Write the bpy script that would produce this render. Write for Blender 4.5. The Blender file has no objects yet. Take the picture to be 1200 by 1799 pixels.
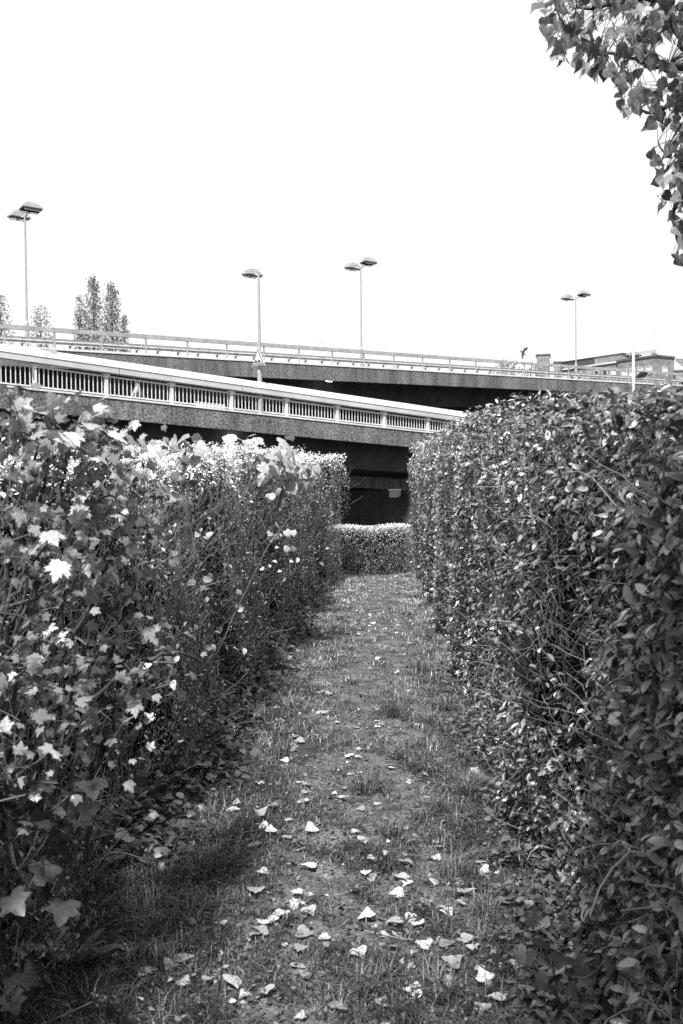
import bpy, math, random
import numpy as np
from mathutils import Matrix, Vector, Euler

# ------------------------------------------------------------------ camera, sky, sun, exposure
scene = bpy.context.scene
FPX = 1750.0                       # focal length in photo pixels (photo 1200 x 1799)
cam_d = bpy.data.cameras.new('camera')
cam = bpy.data.objects.new('camera', cam_d)
scene.collection.objects.link(cam)
cam_d.sensor_fit = 'VERTICAL'
cam_d.sensor_height = 36.0
cam_d.sensor_width = 24.0
cam_d.lens = FPX / 1799 * 36
cam_d.clip_start = 0.05
cam_d.clip_end = 3000
PITCH = math.atan((899.5 - 860) / FPX)
CAM_M = Matrix.Translation((0, 0, 1.6)) @ Matrix.Rotation(math.pi / 2 - PITCH, 4, 'X') @ Matrix.Rotation(-0.010, 4, 'Z')
cam.matrix_world = CAM_M
cam_d.dof.use_dof = True
cam_d.dof.focus_distance = 8.5
cam_d.dof.aperture_fstop = 7.0
scene.camera = cam

SUN_DIR = Vector((-0.12, -0.56, 0.80)).normalized()      # towards the sun
world = bpy.data.worlds.new('World')
scene.world = world
world.use_nodes = True
wn, wl = world.node_tree.nodes, world.node_tree.links
wn.clear()
w_sky = wn.new('ShaderNodeTexSky')
w_sky.sky_type = 'NISHITA'
w_sky.sun_disc = False
w_sky.sun_elevation = math.asin(SUN_DIR.z)
w_sky.sun_rotation = math.atan2(SUN_DIR.x, SUN_DIR.y)
w_sky.air_density = 1.0
w_sky.dust_density = 4.0
w_bw = wn.new('ShaderNodeRGBToBW')                      # the photograph is black and white
w_mix = wn.new('ShaderNodeMix'); w_mix.data_type = 'FLOAT'
w_mix.inputs[0].default_value = 0.55                    # thin bright cloud evens the sky out
w_mix.inputs[3].default_value = 9.0
w_bg = wn.new('ShaderNodeBackground')
w_bg.inputs['Strength'].default_value = 0.076
w_out = wn.new('ShaderNodeOutputWorld')
wl.new(w_sky.outputs[0], w_bw.inputs[0])
wl.new(w_bw.outputs[0], w_mix.inputs[2])
wl.new(w_mix.outputs[0], w_bg.inputs['Color'])
wl.new(w_bg.outputs[0], w_out.inputs['Surface'])

sun_d = bpy.data.lights.new('sun', 'SUN')
sun_d.energy = 5.0
sun_d.angle = math.radians(5)
sun_d.color = (1, 1, 1)
sun = bpy.data.objects.new('sun', sun_d)
scene.collection.objects.link(sun)
sun.rotation_euler = (-SUN_DIR).to_track_quat('-Z', 'Y').to_euler()
sun.location = (8, -8, 20)

scene.view_settings.view_transform = 'Standard'
scene.view_settings.look = 'None'
scene.view_settings.exposure = 1.2
scene.view_settings.gamma = 1.0
scene.view_settings.use_curve_mapping = False
scene.render.engine = 'CYCLES'
scene.cycles.max_bounces = 5
scene.cycles.diffuse_bounces = 2
scene.cycles.glossy_bounces = 2
scene.cycles.transmission_bounces = 3
scene.cycles.use_denoising = False
scene.cycles.denoiser = 'OPENIMAGEDENOISE'

# ------------------------------------------------------------------ helpers
rng = np.random.default_rng(11)
COL = scene.collection
R3 = np.array(CAM_M.to_3x3())
EYE = np.array((0, 0, 1.6))

def ray(px, py):
    return R3 @ np.array(((px - 600) / FPX, -(py - 899.5) / FPX, -1.0))
def at(px, py, Y):                       # the point seen at a photo pixel at depth Y
    r = ray(px, py)
    return EYE + r * (Y / r[1])
def on_ground(px, py, z=0.0):
    r = ray(px, py)
    return EYE + r * ((z - 1.6) / r[2])
def project(P):                          # photo pixel of world points
    q = (np.asarray(P, float) - EYE) @ R3
    return np.c_[600 + FPX * q[:, 0] / -q[:, 2], 899.5 - FPX * q[:, 1] / -q[:, 2]]

def mesh_obj(name, V, F, mat, parent=None, shade=None, smooth=False, base=None):
    """V (n,3), F (m,3) triangles or list of polygons"""
    V = np.asarray(V, dtype=np.float32)
    if base is not None:
        V = V - np.asarray(base, dtype=np.float32)
    me = bpy.data.meshes.new(name)
    if isinstance(F, np.ndarray):
        k = F.shape[1]
        me.vertices.add(len(V)); me.vertices.foreach_set('co', V.ravel())
        me.loops.add(F.size); me.loops.foreach_set('vertex_index', F.astype(np.int32).ravel())
        me.polygons.add(len(F))
        me.polygons.foreach_set('loop_start', np.arange(0, F.size, k, dtype=np.int32))
        me.polygons.foreach_set('loop_total', np.full(len(F), k, dtype=np.int32))
        me.update(calc_edges=True)
    else:
        me.from_pydata([tuple(map(float, v)) for v in V], [], F)
        me.update()
    if smooth:
        me.polygons.foreach_set('use_smooth', np.ones(len(me.polygons), dtype=bool))
    if shade is not None:
        a = me.attributes.new('shade', 'FLOAT', 'POINT')
        a.data.foreach_set('value', np.asarray(shade, dtype=np.float32))
    if mat is not None:
        me.materials.append(mat)
    o = bpy.data.objects.new(name, me)
    COL.objects.link(o)
    if parent is not None:
        o.parent = parent
    return o

def thing(name, label, cat, loc=(0, 0, 0), group=None):
    o = bpy.data.objects.new(name, None)
    COL.objects.link(o)
    o.location = [float(c) for c in loc]
    o.empty_display_size = 0.1
    tag(o, label, cat, group)
    return o
def tag(o, label, cat, group=None):
    o['label'] = label; o['category'] = cat
    if group: o['group'] = group
    return o
def kind(o, k):
    o['kind'] = k
    return o

def unit(a):
    a = np.asarray(a, float)
    return a / np.maximum(np.linalg.norm(a, axis=-1, keepdims=True), 1e-9)
def frames(yd, zd):
    y = unit(yd)
    x = unit(np.cross(y, zd))
    z = np.cross(x, y)
    return np.stack([x, y, z], axis=-1)           # (N,3,3) columns
def scatter(tmpl, pos, R, s, shade):
    V, F = tmpl
    n, k = len(pos), len(V)
    s = np.broadcast_to(np.asarray(s, float).reshape(-1, 1) if np.ndim(s) == 1 else s, (n, 1)) if np.ndim(s) < 2 else s
    P = np.einsum('nij,kj->nki', R, V) * np.asarray(s).reshape(n, 1, 1) + pos[:, None, :]
    FF = F[None] + (np.arange(n) * k)[:, None, None]
    return P.reshape(-1, 3), FF.reshape(-1, 3), np.repeat(shade, k)
def merge(parts):
    V, F, S, o = [], [], [], 0
    for v, f, s in parts:
        V.append(v); F.append(f + o); S.append(s); o += len(v)
    return np.concatenate(V), np.concatenate(F), np.concatenate(S)
def place_piece(name, tmesh, pos, R, s, parent, base):
    o = bpy.data.objects.new(name, tmesh)
    COL.objects.link(o)
    m = np.eye(4)
    m[:3, :3] = R * s
    m[:3, 3] = np.asarray(pos) - np.asarray(base)
    o.matrix_basis = Matrix(m.tolist())
    if parent is not None:
        o.parent = parent
    return o
def tmpl_mesh(name, tmpl, mat):
    V, F = tmpl
    me = bpy.data.meshes.new(name)
    me.from_pydata([tuple(map(float, v)) for v in V], [], [tuple(map(int, f)) for f in F])
    me.polygons.foreach_set('use_smooth', np.ones(len(me.polygons), dtype=bool))
    me.materials.append(mat)
    me.update()
    return me
def tubes(P, Rad, S=3, shade=None):
    """P (N,K,3) polylines, Rad (N,K)"""
    N, K, _ = P.shape
    T = unit(np.gradient(P, axis=1))
    ref = unit(rng.normal(size=(N, 1, 3)))
    u = unit(np.cross(T, ref)); w = np.cross(T, u)
    a = np.arange(S) * 2 * np.pi / S
    V = P[:, :, None, :] + Rad[:, :, None, None] * (np.cos(a)[None, None, :, None] * u[:, :, None, :] + np.sin(a)[None, None, :, None] * w[:, :, None, :])
    idx = np.arange(N * K * S).reshape(N, K, S)
    A = idx[:, :-1, :]; B = idx[:, 1:, :]
    A2 = np.roll(A, -1, axis=2); B2 = np.roll(B, -1, axis=2)
    F = np.concatenate([np.stack([A, A2, B2], -1).reshape(-1, 3), np.stack([A, B2, B], -1).reshape(-1, 3)])
    sh = np.repeat(np.ones(N) if shade is None else shade, K * S)
    return V.reshape(-1, 3), F, sh
def walk(start, dirv, length, K, wob, bend=None):
    """random wandering polylines"""
    N = len(start)
    P = np.zeros((N, K, 3)); P[:, 0] = start
    d = unit(dirv)
    step = (length / (K - 1))[:, None]
    for k in range(1, K):
        d = unit(d + rng.normal(scale=wob, size=(N, 3)) + (0 if bend is None else bend))
        P[:, k] = P[:, k - 1] + d * step
    return P
_ph = rng.uniform(0, 6.28, (6, 3)); _fr = rng.normal(size=(6, 3))
def noise3(P, f):
    s = 0
    for k in range(6):
        s = s + np.sin((P * f) @ _fr[k] * 1.9 + _ph[k, 0] + 1.7 * np.sin((P * f * 0.7) @ _fr[(k + 2) % 6] + _ph[k, 1]))
    return s / 6

def boxV(x0, x1, y0, y1, z0, z1):
    V = np.array([(x, y, z) for z in (z0, z1) for y in (y0, y1) for x in (x0, x1)], float)
    F = [(0, 2, 3, 1), (4, 5, 7, 6), (0, 1, 5, 4), (1, 3, 7, 5), (3, 2, 6, 7), (2, 0, 4, 6)]
    return V, F
class MB:
    def __init__(s): s.V = []; s.F = []; s.n = 0
    def add(s, V, F):
        s.V.append(np.asarray(V, float)); s.F += [tuple(int(i) + s.n for i in f) for f in F]; s.n += len(V)
        return s
    def box(s, *a): return s.add(*boxV(*a))
    def prism(s, sec, A, B, nv):
        """section of (n,z) offsets swept from A to B"""
        A, B, nv = map(lambda q: np.asarray(q, float), (A, B, nv))
        up = np.array((0, 0, 1.0)); k = len(sec)
        V = [A + nv * n + up * z for n, z in sec] + [B + nv * n + up * z for n, z in sec]
        F = [tuple(range(k))[::-1], tuple(range(k, 2 * k))] + [(i, (i + 1) % k, k + (i + 1) % k, k + i) for i in range(k)]
        return s.add(V, F)
    def bar(s, A, B, r0, r1=None, S=8):
        r1 = r0 if r1 is None else r1
        A, B = np.asarray(A, float), np.asarray(B, float)
        t = unit(B - A); ref = np.array((1.0, 0, 0)) if abs(t[2]) > .9 else np.array((0, 0, 1.0))
        u = unit(np.cross(t, ref)); w = np.cross(t, u)
        V = [A + r0 * (math.cos(a) * u + math.sin(a) * w) for a in np.arange(S) * 2 * math.pi / S] + \
            [B + r1 * (math.cos(a) * u + math.sin(a) * w) for a in np.arange(S) * 2 * math.pi / S]
        F = [tuple(range(S)), tuple(range(S, 2 * S))[::-1]] + [(i, S + i, S + (i + 1) % S, (i + 1) % S) for i in range(S)]
        return s.add(V, F)
    def build(s, name, mat, parent=None, base=None, bevel=0):
        o = mesh_obj(name, np.concatenate(s.V), s.F, mat, parent, base=base)
        if bevel:
            b = o.modifiers.new('bevel', 'BEVEL'); b.width = bevel; b.segments = 2; b.limit_method = 'ANGLE'
        return o

# ------------------------------------------------------------------ materials
def new_mat(name):
    m = bpy.data.materials.new(name); m.use_nodes = True
    nt = m.node_tree; nt.nodes.clear()
    out = nt.nodes.new('ShaderNodeOutputMaterial')
    p = nt.nodes.new('ShaderNodeBsdfPrincipled')
    nt.links.new(p.outputs[0], out.inputs[0])
    return m, nt, p, out
def g(v): return (v, v, v, 1)
def mottled(name, lo, hi, scale, rough=0.8, bump=0.0, bscale=None, detail=6, metal=0.0, fine=None, spec=0.5, stretch=None, w=(0.35, 0.65)):
    m, nt, p, out = new_mat(name)
    tc = nt.nodes.new('ShaderNodeTexCoord')
    src = tc.outputs['Object']
    if stretch:
        mp = nt.nodes.new('ShaderNodeMapping'); mp.inputs['Scale'].default_value = stretch
        nt.links.new(src, mp.inputs[0]); src = mp.outputs[0]
    n = nt.nodes.new('ShaderNodeTexNoise'); n.inputs['Scale'].default_value = scale; n.inputs['Detail'].default_value = detail
    nt.links.new(src, n.inputs['Vector'])
    r = nt.nodes.new('ShaderNodeValToRGB')
    r.color_ramp.elements[0].position = w[0]; r.color_ramp.elements[0].color = g(lo)
    r.color_ramp.elements[1].position = w[1]; r.color_ramp.elements[1].color = g(hi)
    nt.links.new(n.outputs['Fac'], r.inputs[0])
    col = r.outputs[0]
    if fine:
        fs, flo, fhi = fine
        n2 = nt.nodes.new('ShaderNodeTexNoise'); n2.inputs['Scale'].default_value = fs; n2.inputs['Detail'].default_value = 2
        nt.links.new(tc.outputs['Object'], n2.inputs['Vector'])
        r2 = nt.nodes.new('ShaderNodeValToRGB')
        r2.color_ramp.elements[0].position = .36; r2.color_ramp.elements[0].color = g(flo)
        r2.color_ramp.elements[1].position = .64; r2.color_ramp.elements[1].color = g(fhi)
        nt.links.new(n2.outputs['Fac'], r2.inputs[0])
        mx = nt.nodes.new('ShaderNodeMix'); mx.data_type = 'RGBA'; mx.blend_type = 'MULTIPLY'; mx.inputs[0].default_value = 1
        nt.links.new(col, mx.inputs[6]); nt.links.new(r2.outputs[0], mx.inputs[7])
        col = mx.outputs[2]
    nt.links.new(col, p.inputs['Base Color'])
    p.inputs['Roughness'].default_value = rough
    p.inputs['Metallic'].default_value = metal
    p.inputs['Specular IOR Level'].default_value = spec
    if bump:
        b = nt.nodes.new('ShaderNodeBump'); b.inputs['Strength'].default_value = bump
        n3 = nt.nodes.new('ShaderNodeTexNoise'); n3.inputs['Scale'].default_value = bscale or scale * 4; n3.inputs['Detail'].default_value = 5
        nt.links.new(tc.outputs['Object'], n3.inputs['Vector'])
        nt.links.new(n3.outputs['Fac'], b.inputs['Height']); nt.links.new(b.outputs[0], p.inputs['Normal'])
    return m
def leaf_mat(name, base, spread=0.5, trans=0.3, rough=0.45, per_object=False, spot=0.0, spec=0.5):
    """leaf: colour varied by the leaf's own random value, some light let through"""
    m, nt, p, out = new_mat(name)
    if per_object:
        oi = nt.nodes.new('ShaderNodeObjectInfo'); val = oi.outputs['Random']
        mr = nt.nodes.new('ShaderNodeMapRange'); mr.inputs[3].default_value = base * (1 - spread); mr.inputs[4].default_value = base * (1 + spread)
        nt.links.new(val, mr.inputs[0]); val = mr.outputs[0]
    else:
        at_ = nt.nodes.new('ShaderNodeAttribute'); at_.attribute_name = 'shade'
        mm = nt.nodes.new('ShaderNodeMath'); mm.operation = 'MULTIPLY'; mm.inputs[1].default_value = base
        nt.links.new(at_.outputs['Fac'], mm.inputs[0]); val = mm.outputs[0]
    if spot:
        tc = nt.nodes.new('ShaderNodeTexCoord')
        n = nt.nodes.new('ShaderNodeTexNoise'); n.inputs['Scale'].default_value = spot; n.inputs['Detail'].default_value = 4
        nt.links.new(tc.outputs['Object'], n.inputs['Vector'])
        mr2 = nt.nodes.new('ShaderNodeMapRange'); mr2.inputs[1].default_value = .3; mr2.inputs[2].default_value = .65
        mr2.inputs[3].default_value = .55; mr2.inputs[4].default_value = 1.1
        nt.links.new(n.outputs['Fac'], mr2.inputs[0])
        mu = nt.nodes.new('ShaderNodeMath'); mu.operation = 'MULTIPLY'
        nt.links.new(val, mu.inputs[0]); nt.links.new(mr2.outputs[0], mu.inputs[1]); val = mu.outputs[0]
    cb = nt.nodes.new('ShaderNodeCombineColor')
    for k in range(3): nt.links.new(val, cb.inputs[k])
    nt.links.new(cb.outputs[0], p.inputs['Base Color'])
    p.inputs['Roughness'].default_value = rough
    p.inputs['Specular IOR Level'].default_value = spec
    if trans:
        tr = nt.nodes.new('ShaderNodeBsdfTranslucent'); nt.links.new(cb.outputs[0], tr.inputs['Color'])
        mx = nt.nodes.new('ShaderNodeMixShader'); mx.inputs[0].default_value = trans
        nt.links.new(p.outputs[0], mx.inputs[1]); nt.links.new(tr.outputs[0], mx.inputs[2])
        nt.links.new(mx.outputs[0], out.inputs[0])
    return m
def emit_mat(name, e):
    m, nt, p, out = new_mat(name)
    p.inputs['Base Color'].default_value = g(.8)
    p.inputs['Emission Color'].default_value = g(1); p.inputs['Emission Strength'].default_value = e
    return m

M = {
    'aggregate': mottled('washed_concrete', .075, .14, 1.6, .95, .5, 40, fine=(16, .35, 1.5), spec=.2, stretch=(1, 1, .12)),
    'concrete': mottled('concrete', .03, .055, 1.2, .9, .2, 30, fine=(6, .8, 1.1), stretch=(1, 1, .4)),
    'beam': mottled('board_marked_concrete', .20, .34, 2.0, .9, .3, 14, stretch=(3, 3, .5)),
    'asphalt': mottled('asphalt', .04, .06, 6, .9, .3, 80),
    'white': mottled('white_paint', .42, .52, 1.5, .45, 0, fine=(5, .93, 1.0)),
    'cap': mottled('pale_coated_metal', .38, .48, .8, .5, 0, fine=(4, .93, 1.0), stretch=(1, 1, .3)),
    'steel': mottled('weathered_rail', .20, .28, 2, .6, 0, fine=(9, .85, 1.1)),
    'galv': mottled('galvanised_steel', .3, .42, 4, .5, 0, metal=.15),
    'pole': mottled('grey_painted_pole', .20, .26, 2, .5),
    'hood': mottled('lamp_hood', .15, .20, 3, .5),
    'dark': mottled('dark_plastic', .02, .035, 6, .5),
    'glass': mottled('window_glass', .03, .05, 1, .08),
    'brick': mottled('brick', .11, .19, 1.2, .9, .2, 10, fine=(5, .7, 1.2)),
    'render': mottled('pale_render', .40, .48, .3, .9),
    'white_render': mottled('white_render', .82, .86, .3, .9),
    'panel': mottled('facade_panel', .13, .18, .5, .7),
    'roof': mottled('roof_edge', .05, .08, 2, .7),
    'soil': mottled('soil', .006, .024, 9, .95, .8, 60, detail=9),
    'path': mottled('trodden_earth', .014, .095, 7, .95, 1.0, 120, detail=10, fine=(70, .35, 1.5)),
    'bark': mottled('bark', .05, .11, 30, .9, .4, 90),
    'core': mottled('painted_hedge_shade', .006, .014, 14, 1, .6, 60, spec=0),  # near-black colour paints the shade deep inside the hedges
    'twig_l': leaf_mat('grey_twigs', .085, trans=0, rough=.7, spec=.3),
    'twig_r': leaf_mat('privet_twigs', .13, trans=0, rough=.7, spec=.3),
    'branch': mottled('branch_bark', .025, .06, 40, .85, .3, 120),
    'privet': leaf_mat('privet_leaf', .17, trans=.12, rough=.33),
    'privet_o': leaf_mat('privet_leaf_single', .12, .9, .12, .33, per_object=True),
    'hedge_l': leaf_mat('hornbeam_leaf', .25, trans=.15, rough=.5),
    'under': leaf_mat('undergrowth_leaf', .075, trans=.2, rough=.42),
    'maple': leaf_mat('maple_leaf', .32, .5, .2, .5, per_object=True, spot=9),
    'vine': leaf_mat('vine_leaf', .33, .22, .3, .5, per_object=True, spot=6),
    'ivy': leaf_mat('large_dark_leaf', .042, .4, .2, .4, per_object=True, spot=6),
    'dock': leaf_mat('dock_leaf', .2, .3, .2, .45, per_object=True, spot=8),
    'poplar': leaf_mat('poplar_leaf', .15, .6, .35, .4, per_object=True, spot=9),
    'poplar_s': leaf_mat('poplar_leaf_mass', .14, trans=.35, rough=.4),
    'fallen': leaf_mat('fallen_leaf', .36, .5, .15, .6, per_object=True, spot=7),
    'grass': leaf_mat('grass_blade', .072, trans=.15, rough=.5),
    'weed': leaf_mat('weed_leaf', .075, trans=.1, rough=.5),
    'far_leaf': leaf_mat('far_tree_leaf', .22, trans=.3, rough=.6),  # paler base colour stands in for distance haze
    'lamp': emit_mat('lit_diffuser', 6.0),
    'bird': mottled('bird_plumage', .02, .04, 8, .6),
    'paint_red': mottled('sign_border', .16, .2, 4, .4),
}

# ------------------------------------------------------------------ leaf shapes (stalk at the origin, blade along +Y, face +Z)
def fan(outline, centre, zf):
    V = [(centre[0], centre[1], zf(*centre))] + [(x, y, zf(x, y)) for x, y in outline]
    n = len(outline)
    return np.array(V, float), np.array([(0, 1 + i, 1 + (i + 1) % n) for i in range(n)])
def half(pts):                            # mirror a right-hand outline into a closed one
    return pts + [(-x, y) for x, y in pts[::-1] if abs(x) > 1e-6]
def oval_leaf(width=.42, curl=.18, fold=.25):
    ys = [0, .22, .5, .78, 1]; ws = [0, .38, .5, .34, 0]
    V, F = [], []
    for y, w in zip(ys, ws):
        z = -curl * (y - .35) ** 2 * 1.6
        V.append((0, y, z))
        if w: V += [(w * width * 2 * .5, y, z + fold * w * width), (-w * width * 2 * .5, y, z + fold * w * width)]
    # indices: 0 | 1,2,3 | 4,5,6 | 7,8,9 | 10
    F = [(0, 2, 1), (0, 1, 3)]
    for a in (1, 4):
        F += [(a, a + 1, a + 4), (a, a + 4, a + 3), (a, a + 3, a + 5), (a, a + 5, a + 2)]
    F += [(7, 8, 10), (7, 10, 9)]
    return np.array(V, float), np.array(F)
def diamond_leaf(width=.46, curl=.2, fold=.2):
    V = np.array([(0, 0, 0), (width * .5, .5, fold * .25), (0, 1, -curl), (-width * .5, .5, fold * .25), (0, .5, 0)], float)
    return V, np.array([(0, 1, 4), (1, 2, 4), (2, 3, 4), (3, 0, 4)])
def maple_leaf():
    r = [(.03, 0), (.16, -.05), (.30, .02), (.50, .02), (.40, .13), (.52, .26), (.40, .28), (.62, .50), (.50, .52), (.55, .66), (.36, .58), (.24, .50),
         (.27, .74), (.16, .70), (.13, .86), (0, 1.05)]
    def zf(x, y):
        a = math.atan2(x, y - .25); rr = math.hypot(x, y - .25)
        return .05 * math.cos(a * 5) * rr - .22 * rr * rr
    return fan(half(r), (0, .27), zf)
def poplar_leaf(cup=.15):
    r = [(.04, 0), (.22, -.06), (.42, .06), (.47, .22), (.40, .40), (.33, .47), (.24, .64), (.17, .68), (.08, .86), (0, 1.04)]
    return fan(half(r), (0, .3), lambda x, y: .22 * abs(x) - cup * (y - .3) ** 2 + .04 * math.sin(9 * x + 4 * y))
def heart_leaf():
    r = [(.02, 0), (.18, -.13), (.38, -.06), (.50, .16), (.46, .40), (.36, .55), (.38, .64), (.20, .74), (.12, .88), (0, .98)]
    return fan(half(r), (0, .24), lambda x, y: .10 * abs(x) - .38 * (y - .2) ** 2 - .3 * x * x + .04 * math.sin(7 * y + 5 * abs(x)))
def ivy_leaf():
    r = [(.02, 0), (.20, -.14), (.46, -.10), (.58, .12), (.42, .24), (.62, .44), (.42, .54), (.26, .58), (.20, .78), (0, .98)]
    return fan(half(r), (0, .22), lambda x, y: .12 * abs(x) - .3 * (y - .2) ** 2 - .2 * x * x)
def curled_leaf(k):
    r = [(.03, .03), (.20, -.04), (.40, .03), (.48, .18), (.43, .34), (.36, .42), (.27, .58), (.20, .63), (.10, .82), (0, 1.04)]
    c = [.30, -.12, .06][k]; t = [.05, .14, -.16][k]
    V, F = fan(half(r), (0, .36), lambda x, y: c * x * x + t * (y - .35) ** 2 + .018 * math.sin(8 * x + 3 * k) + .02 * math.sin(9 * y + k))
    st = np.array([(.012, .02, 0), (-.012, .02, 0), (.01 + .05 * k, -.5, .04), (-.01 + .05 * k, -.5, .04)])
    return np.r_[V, st], np.r_[F, [(len(V), len(V) + 1, len(V) + 3), (len(V), len(V) + 3, len(V) + 2)]]
def dock_leaf():
    V, F = [], []
    ys = [0, .15, .3, .5, .7, .88, 1]; ws = [.03, .05, .14, .17, .15, .1, 0]
    for y, w in zip(ys, ws):
        z = -.35 * y * y; V += [(-w, y, z + .5 * w), (0, y, z), (w, y, z + .5 * w)]
    for i in range(len(ys) - 1):
        a = i * 3
        for k in (0, 1): F += [(a + k, a + k + 1, a + k + 4), (a + k, a + k + 4, a + k + 3)]
    return np.array(V, float), np.array(F)
OVAL, DIA, MAPLE, POPL, HEART, IVY, DOCK = oval_leaf(), diamond_leaf(), maple_leaf(), poplar_leaf(), heart_leaf(), ivy_leaf(), dock_leaf()
CURL = [curled_leaf(k) for k in range(3)]

# ------------------------------------------------------------------ ground and path (path frame: t along the path, v to the right)
PA = math.atan(80 / FPX)
DP = np.array((math.sin(PA), math.cos(PA), 0)); RP = np.array((math.cos(PA), -math.sin(PA), 0))
def pw(t, v, z):
    t, v, z = np.broadcast_arrays(np.asarray(t, float), np.asarray(v, float), np.asarray(z, float))
    return t[..., None] * DP + v[..., None] * RP + z[..., None] * np.array((0, 0, 1.0))
def sstep(a, b, x):
    u = np.clip((x - a) / (b - a), 0, 1); return u * u * (3 - 2 * u)
def gh(P):
    P = np.asarray(P, float)
    q = np.c_[P[:, 0], P[:, 1], np.zeros(len(P))]
    b = .018 * noise3(q, 3.1) + .010 * noise3(q, 9.0) + .02 * noise3(q, .9)
    near = 1 - sstep(22, 26, P[:, 1])
    return b * near - 3.2 * sstep(22, 30, P[:, 1])

def axis(lo, hi, fine0, fine1, df, grow=1.25):
    a = list(np.arange(fine0, fine1 + 1e-6, df)); s = df
    while a[-1] < hi: s *= grow; a.append(a[-1] + s)
    s = df
    while a[0] > lo: s *= grow; a.insert(0, a[0] - s)
    return np.array(a)
gx, gy = axis(-900, 900, -2.5, 2.5, .1), axis(-300, 1500, 0, 24, .12)
GX, GY = np.meshgrid(gx, gy); GP = np.c_[GX.ravel(), GY.ravel()]
GV = np.c_[GP, gh(GP)]
nx, ny = len(gx), len(gy)
I = np.arange(nx * ny).reshape(ny, nx)
GF = np.stack([I[:-1, :-1], I[:-1, 1:], I[1:, 1:], I[1:, :-1]], -1).reshape(-1, 4)
kind(mesh_obj('ground', GV, GF, M['soil'], smooth=True), 'structure')

tt = np.arange(.8, 19.4, .07); vv = np.linspace(0, 1, 22)
TT, VV = np.meshgrid(tt, vv, indexing='ij')
edge_l = -.62 + .10 * np.sin(TT * 1.3) + .07 * np.sin(TT * 4.1 + 1); edge_r = .34 + .08 * np.sin(TT * 1.7 + 2) + .06 * np.sin(TT * 5.3)
far_w = sstep(12, 18, TT)
PP = pw(TT, edge_l - .1 * far_w + (edge_r - edge_l + .2 * far_w) * VV, 0).reshape(-1, 3)
PP[:, 2] = gh(PP) + .006 - .014 * (np.abs(VV.ravel() - .5) * 2) ** 6
I = np.arange(len(tt) * len(vv)).reshape(len(tt), len(vv))
kind(mesh_obj('path', PP, np.stack([I[:-1, :-1], I[1:, :-1], I[1:, 1:], I[:-1, 1:]], -1).reshape(-1, 4), M['path'], smooth=True), 'structure')

# ------------------------------------------------------------------ bridges
# near ramp: eight railing posts measured in the photo give its line; far flyover likewise; both run the same way
N0, N7 = at(64, 686, 31.3), at(755, 761, 31.3 * 1.3376)
def NP(i): return N0 + (N7 - N0) * (i / 7.0)
ndir = N7 - N0; ndir[2] = 0; ndir = unit(ndir); nperp = np.array((-ndir[1], ndir[0], 0))
if nperp[1] < 0: nperp = -nperp
F1, F13 = at(98, 615.5, 53 * 1.0329), at(838, 658, 53 * 1.428)
def FP(i): return F1 + (F13 - F1) * ((i - 1) / 12.0)
fdir = F13 - F1; fdir[2] = 0; fdir = unit(fdir); fperp = np.array((-fdir[1], fdir[0], 0))
if fperp[1] < 0: fperp = -fperp

b0 = NP(0).copy(); b0[2] = -3.2
t = thing('ramp_bridge', 'lower concrete ramp bridge with speckled grey edge beam sloping down behind hedges', 'bridge', b0)
A, B = NP(-4), NP(14)
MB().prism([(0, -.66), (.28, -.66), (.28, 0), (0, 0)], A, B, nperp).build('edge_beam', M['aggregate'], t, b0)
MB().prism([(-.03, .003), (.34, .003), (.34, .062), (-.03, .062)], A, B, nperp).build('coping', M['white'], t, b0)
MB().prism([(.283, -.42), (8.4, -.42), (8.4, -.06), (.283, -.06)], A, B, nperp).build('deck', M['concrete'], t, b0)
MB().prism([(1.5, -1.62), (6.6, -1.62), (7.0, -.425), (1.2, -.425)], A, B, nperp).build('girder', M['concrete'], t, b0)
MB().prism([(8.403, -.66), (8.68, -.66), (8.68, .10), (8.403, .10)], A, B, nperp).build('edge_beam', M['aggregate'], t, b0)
for i in (-2.5, 12.4):
    P = NP(i) + nperp * 4.1
    m = MB(); top = P[2] - 1.7
    Q0 = np.array((P[0], P[1], 0)) - ndir * .45; Q1 = Q0 + ndir * .9
    m.prism([(-1.5, -4), (1.5, -4), (2.0, top + .08), (-2.0, top + .08)], Q0, Q1, nperp)
    m.build('pier', M['concrete'], t, b0)

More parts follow.
